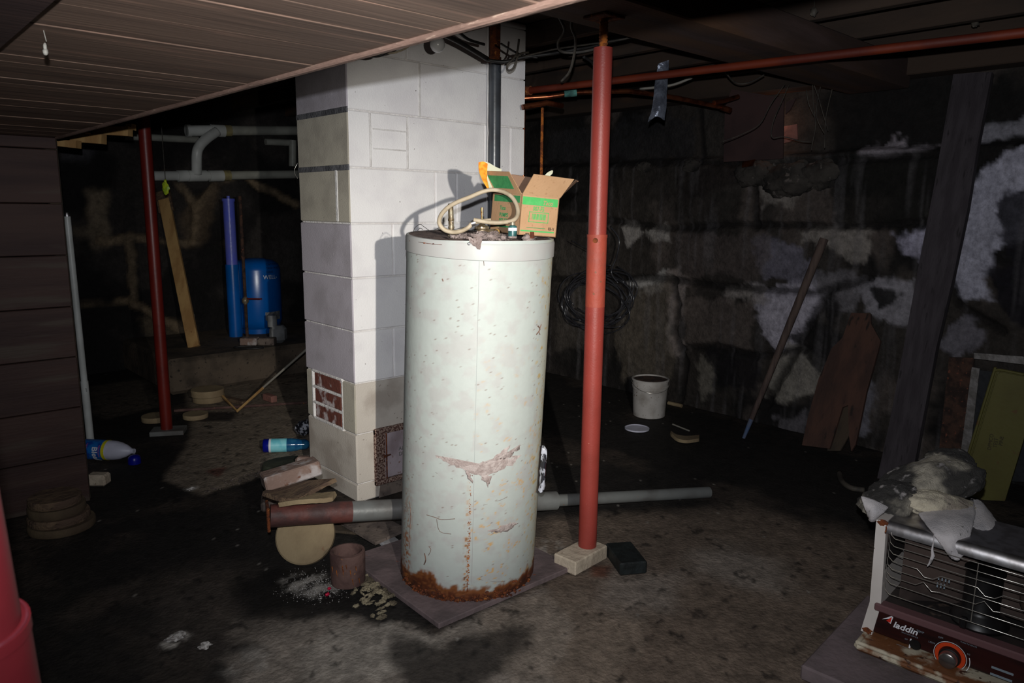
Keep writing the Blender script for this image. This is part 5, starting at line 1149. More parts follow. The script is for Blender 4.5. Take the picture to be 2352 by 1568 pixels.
# yellow lumber ends below the soffit
for i, (x1, y1, x2, y2) in enumerate(((128, 322, 174, 340), (160, 308, 233, 330), (212, 290, 294, 312), (288, 284, 302, 298), (173, 303, 196, 310))):
    d_ = 3.72+i*.07; b = MB(); pa = P(x1, y1, d_); pb = P(x2, y1, d_); pc_ = P(x2, y2, d_); pd = P(x1, y2-5, d_)
    b.prism([pa, pb, pc_, pd], HF, .05); o = b.build('lumber_end', M['plywood']); tag(o, ['lowest and leftmost sawn lumber end under the plank ceiling', 'second sawn lumber end from the left under the plank ceiling', 'largest sawn lumber end under the plank ceiling edge', 'narrow sawn lumber end nearest the deep red post', 'sliver of sawn lumber between the two left ends'][i], 'lumber')
# white upright pipe by the plank wall
q = FL(208, 1014); wp = thing('white_pipe', q, 'white plastic pipe standing upright beside the end of the plank wall', 'pipe')
zc = zat(q, 497); lean = Vector((P(154, 497, (Vector((q.x, q.y, zc))-EYE).dot(FWD)).x-q.x, P(154, 497, (Vector((q.x, q.y, zc))-EYE).dot(FWD)).y-q.y, 0))
top = Vector((q.x, q.y, zc))+lean
b = MB(); b.tube([q, top], .0185, 20); b.tube([q, q+(top-q)*.28], .0215, 20); b.build('pipe_body', M['pvc'], wp, smooth=40)
b = MB(); b.tube([top, top+Z3*.012], .016, 14); b.blob(top+Z3*.018, (.022, .022, .02), rough=.05, seg=12); b.build('pipe_tip', M['chrome'], wp, smooth=60)
b = MB()
for k in range(3): b.tube([q+(top-q)*(.24+.006*k)-HR*.02-HF*.016, q+(top-q)*(.235+.006*k)+HR*.02-HF*.016], .0015, 5)
b.build('tie_wire', M['cable_black'], wp)
# bleach jug
jr = .056; jc = FL(262, 1062)+Z3*jr+HF*.04
ja = (P(305, 1026, (jc-EYE).dot(FWD))-P(200, 1038, (jc-EYE).dot(FWD))).normalized(); ja.z = 0; ja = (ja+HF*-.12).normalized()
jb = P(190, 1040, (jc-EYE).dot(FWD)+.02); jb.z = jr+.004
jg = thing('bleach_jug', (jb.x+.12*ja.x, jb.y+.12*ja.y, 0), 'white bleach jug with a blue label lying on its side by the plank wall', 'jug')
b = MB(); b.lathe([(.0001, 0), (jr*.9, 0), (jr, .01), (jr, .17), (jr*.97, .20), (jr*.85, .235), (jr*.6, .27), (jr*.32, .295), (jr*.26, .30), (jr*.26, .315), (.0001, .315)], jb, ja, 40); b.build('jug_body', M['white_plastic'], jg, smooth=50)
lab_end = .148
b = MB(); b.lathe([(jr+.0004, .02), (jr+.0012, .02), (jr+.0012, lab_end), (jr+.0004, lab_end)], jb, ja, 40); b.build('jug_label', M['blue_label'], jg, smooth=50)
b = MB(); b.lathe([(jr+.0006, lab_end), (jr+.0014, lab_end), (jr+.0014, lab_end+.018), (jr+.0006, lab_end+.018)], jb, ja, 40); b.build('label_band', M['yellow'], jg, smooth=50)
jf = (EYE-jb); jf = (jf-ja*jf.dot(ja)).normalized(); jd = jf.cross(ja)
if jd.z > 0: jd = -jd
def jw(a, v, d): # text runs down around the jug, letters' top toward the neck
    th = a/jr-.25; return jb+ja*(.098+v)+jf*((jr+.002+d)*math.cos(th))+jd*((jr+.002+d)*math.sin(th))
text('lettering', 'Bleach', .045, jw, M['white_print'], jg, bold=.0008, th=.0003)
text('lettering', 'GERMICIDAL', .012, lambda a, v, d: jw(a-.01, v+.035, d), M['pink_print'], jg, th=.0003)
text('lettering', 'regular', .014, lambda a, v, d: jw(a-.02, v-.04, d), M['pink_print'], jg, th=.0003)
# blue cap
q = FL(303, 1068)+HF*.03; b = MB(); b.lathe([(.0001, .05), (.02, .048), (.031, .038), (.034, .02), (.034, .0), (.0001, .0)], (q.x, q.y, .0005), Z3, 28)
o = b.build('bottle_cap', M['blue_dark'], smooth=50); tag(o, 'dark blue plastic cap on the floor under the neck of the bleach jug', 'cap')
# blue and white bottle by the chimney
br = .040; ba = P(600, 1024, 3.92); ba.z = br+.003; be = P(712, 1022, 3.92); be.z = br*.9; bd = (be-ba).normalized()
ba = FL(601, 1044)+HF*.036; ba.z = br+.003; be = FL(712, 1040)+HF*.05; be.z = br*.95; bd = (be-ba).normalized()
cb = thing('cleaner_bottle', (ba.x, ba.y, 0), 'blue bottle with a cyan label lying on the floor left of the chimney', 'bottle')
b = MB(); b.lathe([(br*.98, .03), (br, .04), (br, .16), (br*.9, .19), (br*.75, .215), (br*.78, .235), (br*.7, .25), (br*.4, .262), (.0001, .264)], ba, bd, 36); b.build('bottle_body', M['cyan_clear'], cb, smooth=50)
b = MB(); b.lathe([(.0001, 0), (br*.9, 0), (br, .004), (br*1.0, .032), (.0001, .034)], ba, bd, 36); b.build('bottle_base', M['blue_dark'], cb, smooth=50, label='dark blue end')
b = MB(); b.lathe([(br+.0005, .045), (br+.001, .045), (br+.001, .135), (br+.0005, .135)], ba, bd, 36); b.build('bottle_label', M['cyan_label'], cb, smooth=50)
b = MB(); b.lathe([(br+.0006, .034), (br+.0016, .034), (br+.0016, .046), (br+.0006, .046)], ba, bd, 36); b.build('label_band', M['white_print'], cb, smooth=50)
q = FL(694, 1004)+HF*.05; q.z = .05; b = MB(); b.blob(q, (.10, .09, .09), rough=.2, seg=24, ridge=.15); o = b.build('plastic_cup', M['plastic_bag'], smooth=60)
tag(o, 'crumpled clear and white plastic cup against the left foot of the chimney', 'cup')
# wooden rounds on the floor, far
def round_(x, y, w, h_, z0, label, mat='disc', tilt=(0, 0, 1)):
    q = FL(x, y, z0); r = w/2/F*(q-EYE).dot(FWD); c = q+HF*r*.95; b = MB()
    b.lathe([(.0001, 0), (r*.97, 0), (r, .005), (r*.985, h_/2), (r, h_-.006), (r*.97, h_), (.0001, h_)], (c.x, c.y, z0), tilt, 36); o = b.build('wood_round', M[mat], smooth=40); return tag(o, label, 'wood round')
round_(466, 928, 72, .05, 0, 'lower of the two stacked pale wood rounds beyond the red post')
round_(463, 916, 74, .05, .052, 'upper of the two stacked pale wood rounds beyond the red post')
round_(438, 966, 56, .03, 0, 'flat pale wood round on the floor just right of the far red post foot')
round_(344, 973, 62, .035, 0, 'pale wood round half hidden behind the far red post')
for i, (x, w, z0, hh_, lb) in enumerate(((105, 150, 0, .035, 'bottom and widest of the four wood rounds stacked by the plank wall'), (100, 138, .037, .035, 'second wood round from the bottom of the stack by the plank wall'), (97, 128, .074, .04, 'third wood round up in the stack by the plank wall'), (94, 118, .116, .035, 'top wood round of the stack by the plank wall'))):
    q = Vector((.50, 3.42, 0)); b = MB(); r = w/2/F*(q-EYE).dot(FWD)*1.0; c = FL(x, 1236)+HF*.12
    b.lathe([(.0001, 0), (r*.97, 0), (r, .006), (r*.99, hh_-.006), (r*.96, hh_), (.0001, hh_)], (c.x, c.y, z0), Z3, 44); o = b.build('wood_round', M['bark'] if i % 2 else M['disc_shaded'], smooth=40); tag(o, lb, 'wood round', 'wood rounds stacked by the plank wall')  # both browns chosen dark to carry the shadow lying on the stack
# bent stick and floor bits
run('bent_stick', [FL(510, 908, .05), FL(545, 944, .008), FL(604, 890, .12)], .011, M['plywood'], 'pale stick bent to a sharp angle on the floor left of the chimney', 'stick', seg=8)
run('thin_rod', [FL(604, 890, .12), P(712, 795, 5.2)], .008, M['cable_white'], 'thin grey rod rising from the bent stick toward the chimney', 'rod', seg=8)
run('floor_pipe', [FL(400, 943, .012), FL(480, 938, .012), FL(705, 924, .012)], .010, M['rust_pipe'], 'thin rusty pipe lying on the floor across the slab edge', 'pipe', seg=8)
b = MB(); q = FL(620, 915, .02); b.box((q.x, q.y, .025), (.13, .05, .05), ((HR-HF*.9).normalized(), (HF+HR*.9).normalized(), Z3), .006); o = b.build('brick', M['tape']); tag(o, 'small red brick piece on the floor right of the bent stick', 'brick')
b = MB(); q = FL(535, 917, .02); b.box((q.x, q.y, .015), (.28, .06, .03), ((HR-HF*.6).normalized(), (HF+HR*.6).normalized(), Z3), .006); o = b.build('wood_offcut', M['bark']); tag(o, 'flat wood offcut behind the bent stick', 'wood')
b = MB(); q = FL(220, 1117, 0)+HF*.03; b.box((q.x, q.y, .03), (.10, .07, .06), (HR, HF, Z3), .01); o = b.build('stone_block', M['brick_cream']); tag(o, 'small pale stone block at the foot of the plank wall corner', 'stone')
b = MB(); rn = random.Random(31)
for i in range(60):
    t = i/59; x = 470+t*150; y = 1128-t*50+rn.gauss(0, 4); s = rn.uniform(.004, .016); b.blob(FL(x, y, .002), (s, s, s*.6), rough=.5, seed=i, seg=7)
o = b.build('slab_crumbs', M['slate'], smooth=60); tag(o, 'pale concrete crumbs along the broken edge of the floor slab', 'crumbs', kind='stuff')

# ================================================================== RIGHT SIDE
# bucket
q = FL(1495, 960)+HF*.08; rb = 36/F*(q-EYE).dot(FWD); rt_ = 42/F*(q-EYE).dot(FWD)*.97; hb = zat(q, 868)
bk = thing('bucket', (q.x, q.y, 0), 'dirty white plastic bucket standing on the floor before the stone wall', 'bucket')
b = MB(); b.lathe([(.0001, .004), (rb-.004, .0), (rb, .004), (rb+(rt_-rb)*.75, hb*.74), (rt_*.985, hb*.75), (rt_*.99, hb*.77), (rt_*.985, hb*.79), (rt_*1.01, hb*.80), (rt_*1.01, hb*.83), (rt_*.99, hb*.84), (rt_*.99, hb*.95), (rt_*1.04, hb*.955), (rt_*1.05, hb*.99), (rt_*1.02, hb), (rt_*.96, hb), (rt_*.95, hb*.9)], q, Z3, 44)
b.build('bucket_wall', M['bucket'], bk, smooth=35)
b = MB(); b.lathe([(rt_*.955, hb*.965), (rt_*.6, hb*.975), (.0001, hb*.97)], q, Z3, 36); b.build('bucket_contents', M['muck'], bk, label='brown muck filling the bucket')
b = MB(); hr = [q+HR*(rt_*1.05*math.cos(t))+Z3*(hb*.93+.0)-HF*(rt_*1.05*math.sin(t))-Z3*(.06*math.sin(t)) for t in np.linspace(0, math.pi, 20)]; b.tube(hr, .002, 6); b.build('bail_handle', M['wire'], bk, smooth=60)
q = FL(1463, 985); r = 28/F*(q-EYE).dot(FWD); b = MB(); b.lathe([(.0001, .006), (r*.9, .006), (r*.93, .010), (r, .010), (r, .001), (.0001, .001)], q, Z3, 36); o = b.build('plastic_disc', M['white_plastic'], smooth=40); tag(o, 'round white lid lying flat on the floor in front of the bucket', 'lid')
b = MB(); b.loft([[FL(1540, 992, .004), FL(1552, 1000, .004), FL(1575, 1004, .004), FL(1606, 1002, .004)], [FL(1542, 998, .012), FL(1556, 1010, .012), FL(1578, 1014, .012), FL(1606, 1010, .012)]], .02, 5); o = b.build('bark_piece', M['disc'], smooth=60); tag(o, 'curved tan bark piece on the floor right of the white lid', 'bark')
run('thin_stick', [FL(1545, 974, .005), FL(1583, 989, .005)], .005, M['cable_white'], 'thin pale stick on the floor between bucket and bark piece', 'stick', seg=7)
run('thin_stick', [FL(1535, 925, .01), FL(1566, 932, .01)], .014, M['disc'], 'short pale wood piece at the right foot of the bucket', 'stick', seg=8)
run('bent_hose', [FL(1928, 1085, .01), FL(1934, 1105, .01), FL(1955, 1120, .01), FL(1985, 1125, .01)], .014, M['cable_grey'], 'short bent grey hose on the dark floor left of the heater', 'hose', sub=5)
# coil of tubing hung on the wall
cl = thing('tubing_coil', WX(1370, 690, 4.5), 'untidy coil of black plastic tubing hanging on the stone wall behind the jack post', 'tubing')
b = MB(); rn = random.Random(17); cc = (1372, 690)
for k in range(11):
    rx = rn.uniform(58, 92); ry = rn.uniform(34, 66); ph = rn.uniform(0, 6.28); tlt = rn.uniform(-.6, .5); ox, oy = rn.uniform(-8, 8), rn.uniform(-14, 10); d0 = rn.uniform(4.36, 4.50)
    pts = []
    for t in np.linspace(0, 2*math.pi*.97, 30):
        x = rx*math.cos(t+ph); y = ry*math.sin(t+ph); xr = x*math.cos(tlt)-y*math.sin(tlt); yr = x*math.sin(tlt)+y*math.cos(tlt)
        w = WX(cc[0]+ox+xr, cc[1]+oy+yr, d0); pts.append(w)
    b.tube(pts, .0055, 8)
b.build('coil_loops', M['coil'], cl, smooth=180)
b = MB(); b.tube([WX(x, y, 4.3) for x, y in ((1402, 520), (1422, 550), (1416, 590), (1404, 625), (1420, 650))], .006, 8, sub=5); b.tube([WX(x, y, 4.3) for x, y in ((1312, 552), (1345, 570), (1362, 580))], .004, 8, sub=5)
b.build('loose_end', M['coil'], cl, smooth=180)
# pole leaning
a = FL(1708, 1006, .0); e = WX(1893, 548, 4.50); d = (e-a)
pk = thing('leaning_pole', a, 'long thin wooden pole with a blue tip leaning on the stone wall', 'pole')
b = MB(); b.tube([a+d*.10, a+d*.6, e], [.016, .023, .026], 14); b.build('pole_shaft', M['rake_wood'], pk, smooth=40)
b = MB(); b.tube([a, a+d*.105], [.010, .016], 14); b.build('pole_tip', M['rake_blue'], pk, smooth=40, label='blue painted tip')
# leaning boards
def lean_board(name, pxs, Xb, Xt, yb_, yt_, th, mat, label):
    """outline in the picture dropped onto a plane leaning from floor line X=Xb to wall X=Xt"""
    zt_b = WX(pxs[0][0], yt_, Xt).z
    n = Vector((zt_b, 0, -(Xt-Xb))).normalized(); o0 = Vector((Xb, 0, 0)); out = []
    for (x, y) in pxs:
        r = ray(x, y); t = (o0-EYE).dot(n)/r.dot(n); out.append(EYE+r*t)
    b = MB(); b.prism(out, n, th); o = b.build(name, mat); return tag(o, label, 'board')
lean_board('leaning_board', [(1935, 775), (1955, 718), (2000, 720), (2000, 742), (2022, 782), (2018, 800), (1990, 900), (1965, 1020), (1955, 1036), (1950, 1000), (1948, 930), (1935, 935), (1915, 1000), (1905, 1030), (1842, 1022), (1855, 960), (1880, 870), (1910, 800)], 4.22, 4.52, 1030, 720, .02, M['board_red'], 'wide reddish board with a rotted notch leaning on the stone wall')
lean_board('leaning_board', [(1960, 700+20), (1998, 718), (2000, 742), (1985, 800), (1950, 1000), (1930, 1035), (1900, 1035), (1925, 900)], 4.26, 4.56, 1030, 720, .015, M['board_dk'], 'narrow dark board standing behind the wide reddish board')
lean_board('leaning_plank', [(2190, 170), (2278, 165), (2246, 330), (2222, 480), (2188, 640), (2150, 800), (2120, 960), (2092, 1110), (2012, 1110), (2045, 960), (2075, 800), (2108, 620), (2143, 440)], 4.12, 4.50, 1110, 165, .045, M['plank_g'], 'tall weathered grey plank leaning from floor to ceiling at the right')
b = MB(); o_ = None
# aluminium window frame standing against wall
Xf = 4.45
fr_ = thing('window_screen', WX(2230, 1100, Xf), 'old aluminium screen frame standing behind the olive metal panel', 'screen frame')
def fpr(pts, th, mat, name, X=Xf): 
    b = MB(); b.prism([WX(x, y, X) for x, y in pts], X3, th); return b.build(name, mat, fr_)
fpr([(2232, 843), (2250, 846), (2222, 1092), (2200, 1090)], .02, M['alu'], 'frame_side')
fpr([(2237, 810), (2420, 824), (2420, 845), (2237, 823)], .02, M['alu'], 'frame_top')
fpr([(2250, 850), (2420, 870), (2420, 1110), (2224, 1100)], .004, M['screen'], 'mesh_panel', Xf+.01)
fpr([(2180, 820), (2238, 822), (2205, 1095), (2150, 1095)], .012, M['muck'], 'backing_board', Xf+.02)
# olive metal panel
ol = thing('metal_panel', FL(2270, 1155), 'olive green enamelled metal panel leaning behind the heater', 'metal panel')
XO = 4.22
poly = [(2285, 852), (2296, 848), (2400, 866), (2352, 1006), (2308, 1150), (2260, 1148), (2215, 1135), (2222, 1050)]
b = MB(); b.prism([WX(x, y, XO) for x, y in poly], X3, .02); b.build('panel_sheet', M['olive'], ol)
b = MB(); rim = [(2222, 1050), (2281, 860), (2286, 853), (2296, 849), (2352, 860)]; b.tube([WX(x, y, XO-.008) for x, y in rim], .007, 8, sub=3); b.tube([WX(x+7, y+5, XO-.004) for x, y in rim], .003, 6, sub=3, mi=0); b.build('rolled_edge', M['olive'], ol, smooth=60)
n0 = WX(2290, 1035, XO-.003); uu = (WX(2296, 1000, XO-.003)-n0).normalized(); vvv = (WX(2270, 1030, XO-.003)-n0).normalized()
for k, s_ in enumerate(('DPMCO', 'TEST', 'PINE')): text('lettering', s_, .024, plane_fn(WX(2276+k*13, 1034-k*5, XO-.003), uu, vvv-uu*vvv.dot(uu), -X3), M['board_dk'], ol)

# ================================================================== KEROSENE HEATER
hz0 = .05
H0 = FL(1960, 1492, hz0)
av = -ray(-639, 462); av.z = 0; av = (av*1).normalized()
if av.dot(HR) < 0: av = -av
bv = Vector((-av.y, av.x, 0))
if bv.dot(HF) < 0: bv = -bv
ht = thing('kerosene_heater', H0, 'cream and dark red kerosene heater with a wire guard at the bottom right corner', 'heater')
def HP(a, b_, z): return H0+av*a+bv*b_+Z3*z
HAX = (av, bv, Z3)
# slab below
b = MB(); b.box(HP(.30, .10, -hz0/2+.0), (.78, .60, hz0), HAX, .006); o = b.build('stone_slab', M['slab']); tag(o, 'grey mauve slab on the floor under the heater', 'slab')
Wh = .64
b = MB(); b.box(HP(Wh/2, .17, .018), (Wh, .36, .03), HAX, .012); b.tube([HP(.015, -.005, .034), HP(Wh, -.005, .034)], .007, 10); b.tube([HP(.012, -.005, .034), HP(.012, .33, .034)], .007, 10); b.build('base_tray', M['enamel_rust'], ht, smooth=40)
fz0 = .045; fzt = .47
fo = .07      # front face set back from the tray lip
def front_z(x, y, fo_=fo):  # point on heater front plane under pixel
    r = ray(x, y); o0 = HP(0, fo_, 0); t = (o0-EYE).dot(bv)/r.dot(bv); return EYE+r*t
def fa(x, y, fo_=fo):
    p = front_z(x, y, fo_)-H0; return p.dot(av), p.z
aL, zbot = fa(1985, 1478); aTL, ztop_ = fa(2022, 1195)
aM, zmid = fa(2008, 1385); _, zst = fa(2010, 1397)
b = MB(); b.prism([HP(aL-.015, fo, fz0-.01), HP(aL+.020, fo, fz0-.01), HP(aM+.020, fo, zmid), HP(aTL+.018, fo, ztop_), HP(aTL-.012, fo, ztop_), HP(aM-.014, fo, zmid)], bv, .26)
b.build('side_panel', M['enamel'], ht)
b = MB(); b.blob(HP(aTL+.006, fo+.003, ztop_-.006), (.036, .012, .020), HAX, rough=.4, seg=16); b.blob(HP(aTL+.018, fo+.003, ztop_-.028), (.008, .01, .03), HAX, rough=.4, seg=10, seed=4); b.blob(HP(aL+.005, fo, fz0), (.03, .012, .02), HAX, rough=.4, seg=14, seed=7)
b.build('rust_patch', M['rust'], ht)
b = MB(); b.box(HP(Wh-.02, fo+.13, (fz0+ztop_)/2), (.03, .26, ztop_-fz0), HAX, .004); b.build('side_panel', M['enamel'], ht)
# control panel
xl = aL+.02
b = MB(); b.box(HP((xl+Wh-.03)/2, fo+.02, (fz0+zst)/2), (Wh-.03-xl, .03, zst-fz0), HAX, .003); cp_ = b.build('control_panel', M['panel'], ht)
b = MB(); b.box(HP((xl+Wh-.03)/2, fo+.012, (zst+zmid)/2+.002), (Wh-.03-xl, .045, (zmid-zst)+.008), HAX, .004); b.tube([HP(xl+.01, fo+.003, zst-.001), HP(Wh-.03, fo+.003, zst-.001)], .0012, 6); b.build('panel_trim', M['panel_top'], ht)
fno = plane_fn(HP(0, fo+.0042, 0), av, Z3, -bv)
def fpt(x, y): return fa(x, y, fo+.005)
a_, z_ = fpt(2050, 1438)
text('lettering', 'laddin', .0285, lambda a, c, d: fno(a+a_+.001, c+z_+.0, d), M['white_print'], cp_, bold=.0006, shear=.25, th=.0003, sx=1.05)
b = MB(); pA = [fpt(2026, 1421), fpt(2048, 1414), fpt(2052, 1417), fpt(2046, 1432), fpt(2041, 1428), fpt(2045, 1420)]; b.prism([fno(u, v, 0) for u, v in pA], -bv, .0006); b.build('letter_mark', M['white_print'], cp_)
b = MB(); pA = [fpt(2036, 1424), fpt(2049, 1416), fpt(2045, 1430)]; b.prism([fno(u, v, .0002) for u, v in pA], -bv, .0008); b.build('red_triangle', M['red_print'], cp_)
a_, z_ = fpt(2105, 1449); text('lettering', 'TEMP', .009, lambda a, c, d: fno(a+a_, c+z_, d), M['grey_print'], cp_, th=.0003)
a_, z_ = fpt(2071, 1452); text('lettering', 'SHUT-OFF DEVICE', .0058, lambda a, c, d: fno(a+a_, c+z_, d), M['grey_print'], cp_, th=.0002)
a_, z_ = fpt(2078, 1467); text('lettering', 'SET', .006, lambda a, c, d: fno(a+a_, c+z_, d), M['grey_print'], cp_, th=.0002)
a_, z_ = fpt(2059, 1480); text('lettering', 'EMERGENCY\n        OFF', .0055, lambda a, c, d: fno(a+a_, c+z_, d), M['grey_print'], cp_, th=.0002)
b = MB(); p_ = [fpt(2091, 1466), fpt(2094, 1466), fpt(2091, 1488), fpt(2087, 1487)]; b.prism([fno(u, v, 0) for u, v in p_], -bv, .0005); b.build('arrow_mark', M['white_print'], cp_)
a_, z_ = fpt(2102, 1480); b = MB(); b.lathe([(.0001, .003), (.015, .003), (.017, 0)], fno(a_, z_, 0), -bv, 24); b.build('shutoff_button', M['black'], cp_, smooth=40)
a_, z_ = fpt(2182, 1507)
b = MB(); b.lathe([(.030, .0004), (.0415, .0004), (.0415, .0001)], fno(a_, z_+.002, 0), -bv, 48); b.build('dial_ring', M['orange_ring'], cp_)
b = MB(); b.lathe([(.0435, .0006), (.045, .0006), (.045, 0)], fno(a_, z_+.002, 0), -bv, 48); b.build('dial_outline', M['white_print'], cp_)
b = MB(); b.lathe([(.031, 0), (.029, .012), (.026, .013)], fno(a_, z_, 0), -bv, 40); kb = b.build('knob', M['black'], cp_, smooth=40)
b = MB(); b.lathe([(.026, .010), (.0235, .034), (.021, .036), (.0001, .036)], fno(a_, z_, 0), -bv, 40); b.build('knob_cap', M['knob'], kb, smooth=40)
for k, (s_, t0) in enumerate((('OFF', 2.1), ('LOW', 2.75), ('HI', .5))):
    text('lettering', s_, .008, (lambda a, c, d, t0=t0: fno(a_+a+.058*math.cos(t0)-.008, z_+c+.055*math.sin(t0), d)), M['grey_print'], cp_, th=.0002)
b = MB()
for t in np.linspace(-.9, .35, 12)[:-1]:
    t2 = t+1.25/11
    b.add([fno(a_+.052*math.cos(t), z_+.052*math.sin(t), .0004), fno(a_+.054*math.cos(t), z_+.054*math.sin(t), .0004), fno(a_+.054*math.cos(t2), z_+.054*math.sin(t2), .0004), fno(a_+.052*math.cos(t2), z_+.052*math.sin(t2), .0004)], [(0, 1, 2, 3)])
b.build('dial_arc', M['white_print'], cp_)
a1, z1 = fpt(2206, 1474); text('lettering', 'TURN TO IGNITE', .0055, lambda a, c, d: fno(a1+a, c+z1, d), M['grey_print'], cp_, th=.0002)
a2, z2 = fpt(2208, 1542); text('lettering', 'TURN TO IGNITE POSITION', .0055, lambda a, c, d: fno(a2+a, c+z2, d), M['grey_print'], cp_, th=.0002)
for (x, y) in ((2277, 1533), (2274, 1548)):
    u, v = fpt(x, y); b = MB(); b.prism([fno(u, v, 0), fno(u+.055, v, 0), fno(u+.055, v+.007, 0), fno(u, v+.007, 0)], -bv, .0005); b.build('printed_bar', M['grey_print'], cp_)
# cabinet interior
b = MB(); z0c, z1c = zmid+.004, ztop_-.03
b.box(HP((xl+Wh)/2, fo+.235, (z0c+z1c)/2), (Wh-xl, .01, z1c-z0c), HAX); b.box(HP((xl+Wh)/2, fo+.13, zmid-.002), (Wh-xl-.03, .22, .008), HAX); b.build('cabinet_back', M['heater_dk'], ht)
b = MB(); n_ = 26
rows = []
for i in range(n_+1):
    t = i/n_; a = .085+.50*t; s = .14*math.sin(math.pi*t); rows.append((a, s))
vs = []
for (a, s) in rows: vs += [HP(a, fo+.05+s, z0c+.01), HP(a, fo+.05+s, z1c-.02)]
b.add(vs, [(2*i, 2*i+2, 2*i+3, 2*i+1) for i in range(n_)]); b.build('reflector', M['heater_refl'], ht, smooth=180)
b = MB(); b.lathe([(.075, 0), (.08, .01), (.07, .03), (.055, .04), (.05, .05), (.05, .17), (.055, .175), (.0001, .18)], HP(.30, fo+.10, z0c+.0), Z3, 36); b.build('burner', M['black'], ht, smooth=40)
b = MB(); b.lathe([(.06, 0), (.075, .03), (.078, .06)], HP(.47, fo+.10, z0c+.08), Z3, 36); b.build('burner_dish', M['heater_refl'], ht, smooth=40)
b = MB()
for i in range(4):
    u, v = fa(2156+i*8, 1328+i*2.5, fo+.02); b.box(HP(u, fo+.02, v), (.004, .002, .010), HAX, .001)
for i in range(3):
    u, v = fa(2153+i*8, 1343+i*2, fo+.02); b.box(HP(u, fo+.02, v), (.004, .002, .016), HAX, .001)
b.build('vent_slots', M['grey_print'], ht)
b = MB(); u, v = fa(2213, 1428, fo-.005); b.box(HP(u, fo-.006, v), (.020, .02, .034), HAX, .004); b.build('guard_latch', M['black'], ht)
# wire guard
gw = thing_g = None
ys_w = [1240, 1258, 1276, 1293, 1312, 1330, 1346, 1372]
b = MB()
for i, y in enumerate(ys_w):
    u, v = fa(2064, y, fo-.03); v0 = v
    pts = [HP(xl+.012, fo+.03, v0+.010), HP(xl+.028, fo-.01, v0+.002), HP(xl+.045, fo-.03, v0)]
    a = xl+.045
    bumps = {3: -1, 5: 1}.get(i, 0)
    if bumps:
        for c0 in (.15, .31, .47):
            pts += [HP(xl+c0-.035, fo-.03, v0), HP(xl+c0-.014, fo-.032, v0+.018*bumps), HP(xl+c0+.010, fo-.032, v0+.018*bumps*.9 if bumps < 0 else v0-.004)]
            pts += [HP(xl+c0+.03, fo-.03, v0)]
    pts.append(HP(Wh-.04, fo-.03, v0)); pts.append(HP(Wh-.02, fo+.03, v0))
    b.tube(pts, .0014, 7)
for a in (.30, .50): b.tube([HP(xl+a*.9, fo-.031, fa(2064, 1240, fo-.03)[1]), HP(xl+a*.9, fo-.031, fa(2064, 1372, fo-.03)[1])], .0012, 6)
b.build('wire_guard', M['wire'], ht, smooth=60)
b = MB(); b.box(HP(aL+.030, fo+.13, (zmid+ztop_)/2), (.006, .22, ztop_-zmid-.02), HAX, .001); b.build('inner_liner', M['heater_dk'], ht)
# rolled chrome front edge and top
zc_ = ztop_-.014
b = MB(); prof = []
vs = []; nseg = 10
for a in (aTL+.02, Wh-.02):
    for k in range(nseg+1):
        t = math.pi*.5*k/nseg; vs.append(HP(a, fo+.022-.022*math.cos(t)*1.0, zc_-.022+.0+.036*math.sin(t)))
    vs.append(HP(a, fo+.26, zc_+.014))
m_ = nseg+2
b.add(vs, [(k, k+m_, k+m_+1, k+1) for k in range(m_-1)]); b.build('top_cover', M['chrome'], ht, smooth=60)
# towel and rag on the heater
zt2 = H0.z+ztop_
tw = thing('mouldy_towel', HP(.12, .2, ztop_), 'lumpy black-moulded towel heaped on the left end of the heater top', 'towel')
dT = 2.50
def BP(x, y, d): return P(x, y, d)
b = MB(); b.blob(BP(2135, 1110, 2.53), (.33, .20, .155), ((HR+Z3*.30).normalized(), HF, (Z3-HR*.30).normalized()), rough=.10, seed=5, seg=110, freq=1.5, ridge=.10)
b.blob(BP(2040, 1148, 2.46), (.17, .17, .09), ((HR+Z3*.5).normalized(), HF, (Z3-HR*.5).normalized()), rough=.14, seed=9, seg=70, freq=1.8, ridge=.12)
b.blob(BP(2180, 1068, 2.60), (.18, .15, .11), rough=.14, seed=3, seg=60, freq=1.8, ridge=.1)
b.build('towel_heap', M['towel'], tw, smooth=180)
b = MB(); b.blob(BP(2150, 1158, 2.42), (.26, .12, .085), ((HR-Z3*.16).normalized(), HF, (Z3+HR*.16).normalized()), rough=.10, seed=15, seg=80, freq=1.8, ridge=.08)
b.build('towel_underside', M['towel_cream'], tw, smooth=180, label='cream yellow lower fold')
b = MB(); b.loft([[P(1978, 1140, 2.38), P(2010, 1150, 2.36), P(2040, 1165, 2.36)], [P(1985, 1160, 2.36), P(2008, 1170, 2.33), P(2030, 1175, 2.34)], [P(1996, 1185, 2.36), P(2004, 1190, 2.34), P(2016, 1185, 2.34)], [P(1998, 1194, 2.37), P(2002, 1196, 2.36), P(2008, 1196, 2.36)]], .008, 5, .001, seed=3)
b.build('towel_corner', M['rag'], tw, smooth=180)
rg = thing('cotton_rag', HP(.24, .06, ztop_), 'whitish cotton rag hanging over the chrome front edge of the heater', 'rag')
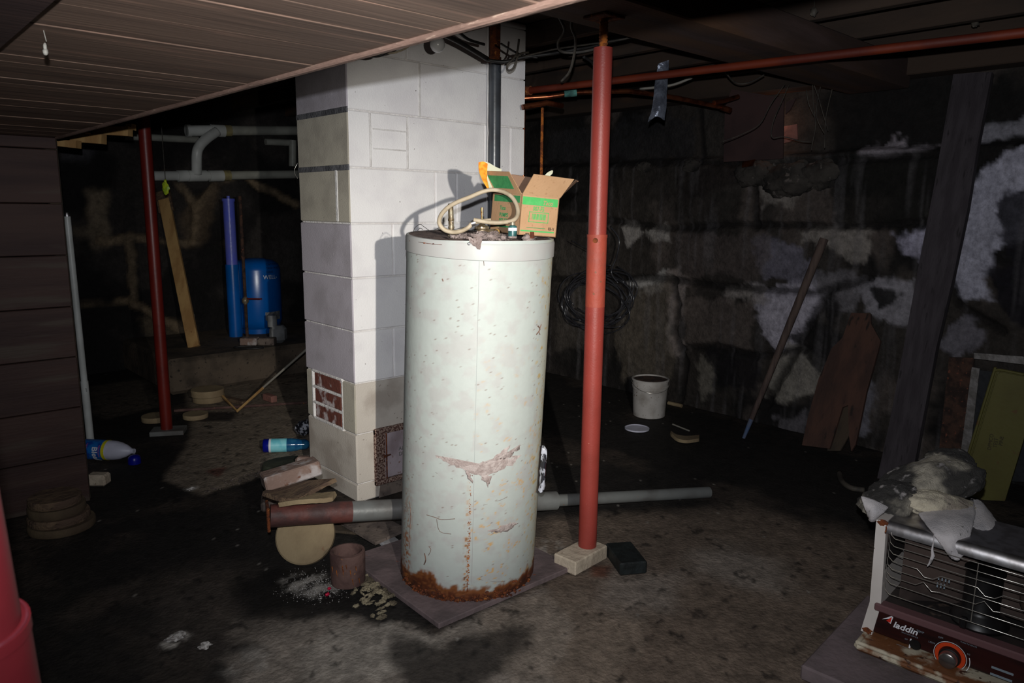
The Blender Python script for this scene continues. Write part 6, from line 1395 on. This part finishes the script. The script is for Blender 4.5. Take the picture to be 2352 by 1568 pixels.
b = MB(); b.loft([[P(2110, 1180, 2.36), P(2150, 1165, 2.40), P(2190, 1155, 2.44), P(2235, 1148, 2.46)], [P(2125, 1202, 2.30), P(2155, 1195, 2.29), P(2190, 1190, 2.30), P(2240, 1180, 2.34)], [P(2142, 1222, 2.25), P(2165, 1228, 2.23), P(2195, 1225, 2.22), P(2232, 1212, 2.26)], [P(2160, 1246, 2.23), P(2180, 1250, 2.21), P(2200, 1250, 2.21), P(2224, 1240, 2.23)], [P(2176, 1268, 2.22), P(2190, 1276, 2.20), P(2204, 1276, 2.20), P(2216, 1262, 2.21)], [P(2186, 1280, 2.21), P(2194, 1285, 2.20), P(2200, 1285, 2.20), P(2210, 1276, 2.20)]], .007, 6, .0008, seed=1)
b.build('hanging_fold', M['rag'], rg, smooth=180)
b = MB(); b.loft([[P(2230, 1146, 2.47), P(2250, 1150, 2.46), P(2262, 1165, 2.45)], [P(2232, 1180, 2.38), P(2258, 1175, 2.38), P(2282, 1190, 2.38)], [P(2230, 1215, 2.30), P(2262, 1212, 2.29), P(2300, 1222, 2.30)], [P(2228, 1238, 2.27), P(2266, 1242, 2.26), P(2314, 1244, 2.26)]], .009, 6, .0012, seed=2)
b.build('side_fold', M['rag'], rg, smooth=180)
rn = random.Random(3); b = MB()
for i in range(60):
    t = i/59; q = P(2228+t*86, 1240+rn.uniform(-2, 6), 2.262); b.tube([q, q-Z3*rn.uniform(.004, .014)+HR*rn.uniform(-.004, .004)], [.0012, .0004], 4)
b.build('frayed_edge', M['rag'], rg)
b = MB(); b.tube([P(2146, 1225, 2.24), P(2144, 1245, 2.22), P(2141, 1262, 2.21), P(2143, 1275, 2.21), P(2137, 1290, 2.21), P(2130, 1300, 2.21)], [.0015, .0012, .003, .0055, .004, .0012], 8); b.tube([P(2270, 1245, 2.25), P(2266, 1262, 2.23), P(2273, 1268, 2.23)], .0014, 6, sub=3)
b.build('loose_thread', M['rag'], rg, smooth=60)

for o in bpy.data.objects:
    if '_o' in o: del o['_o']
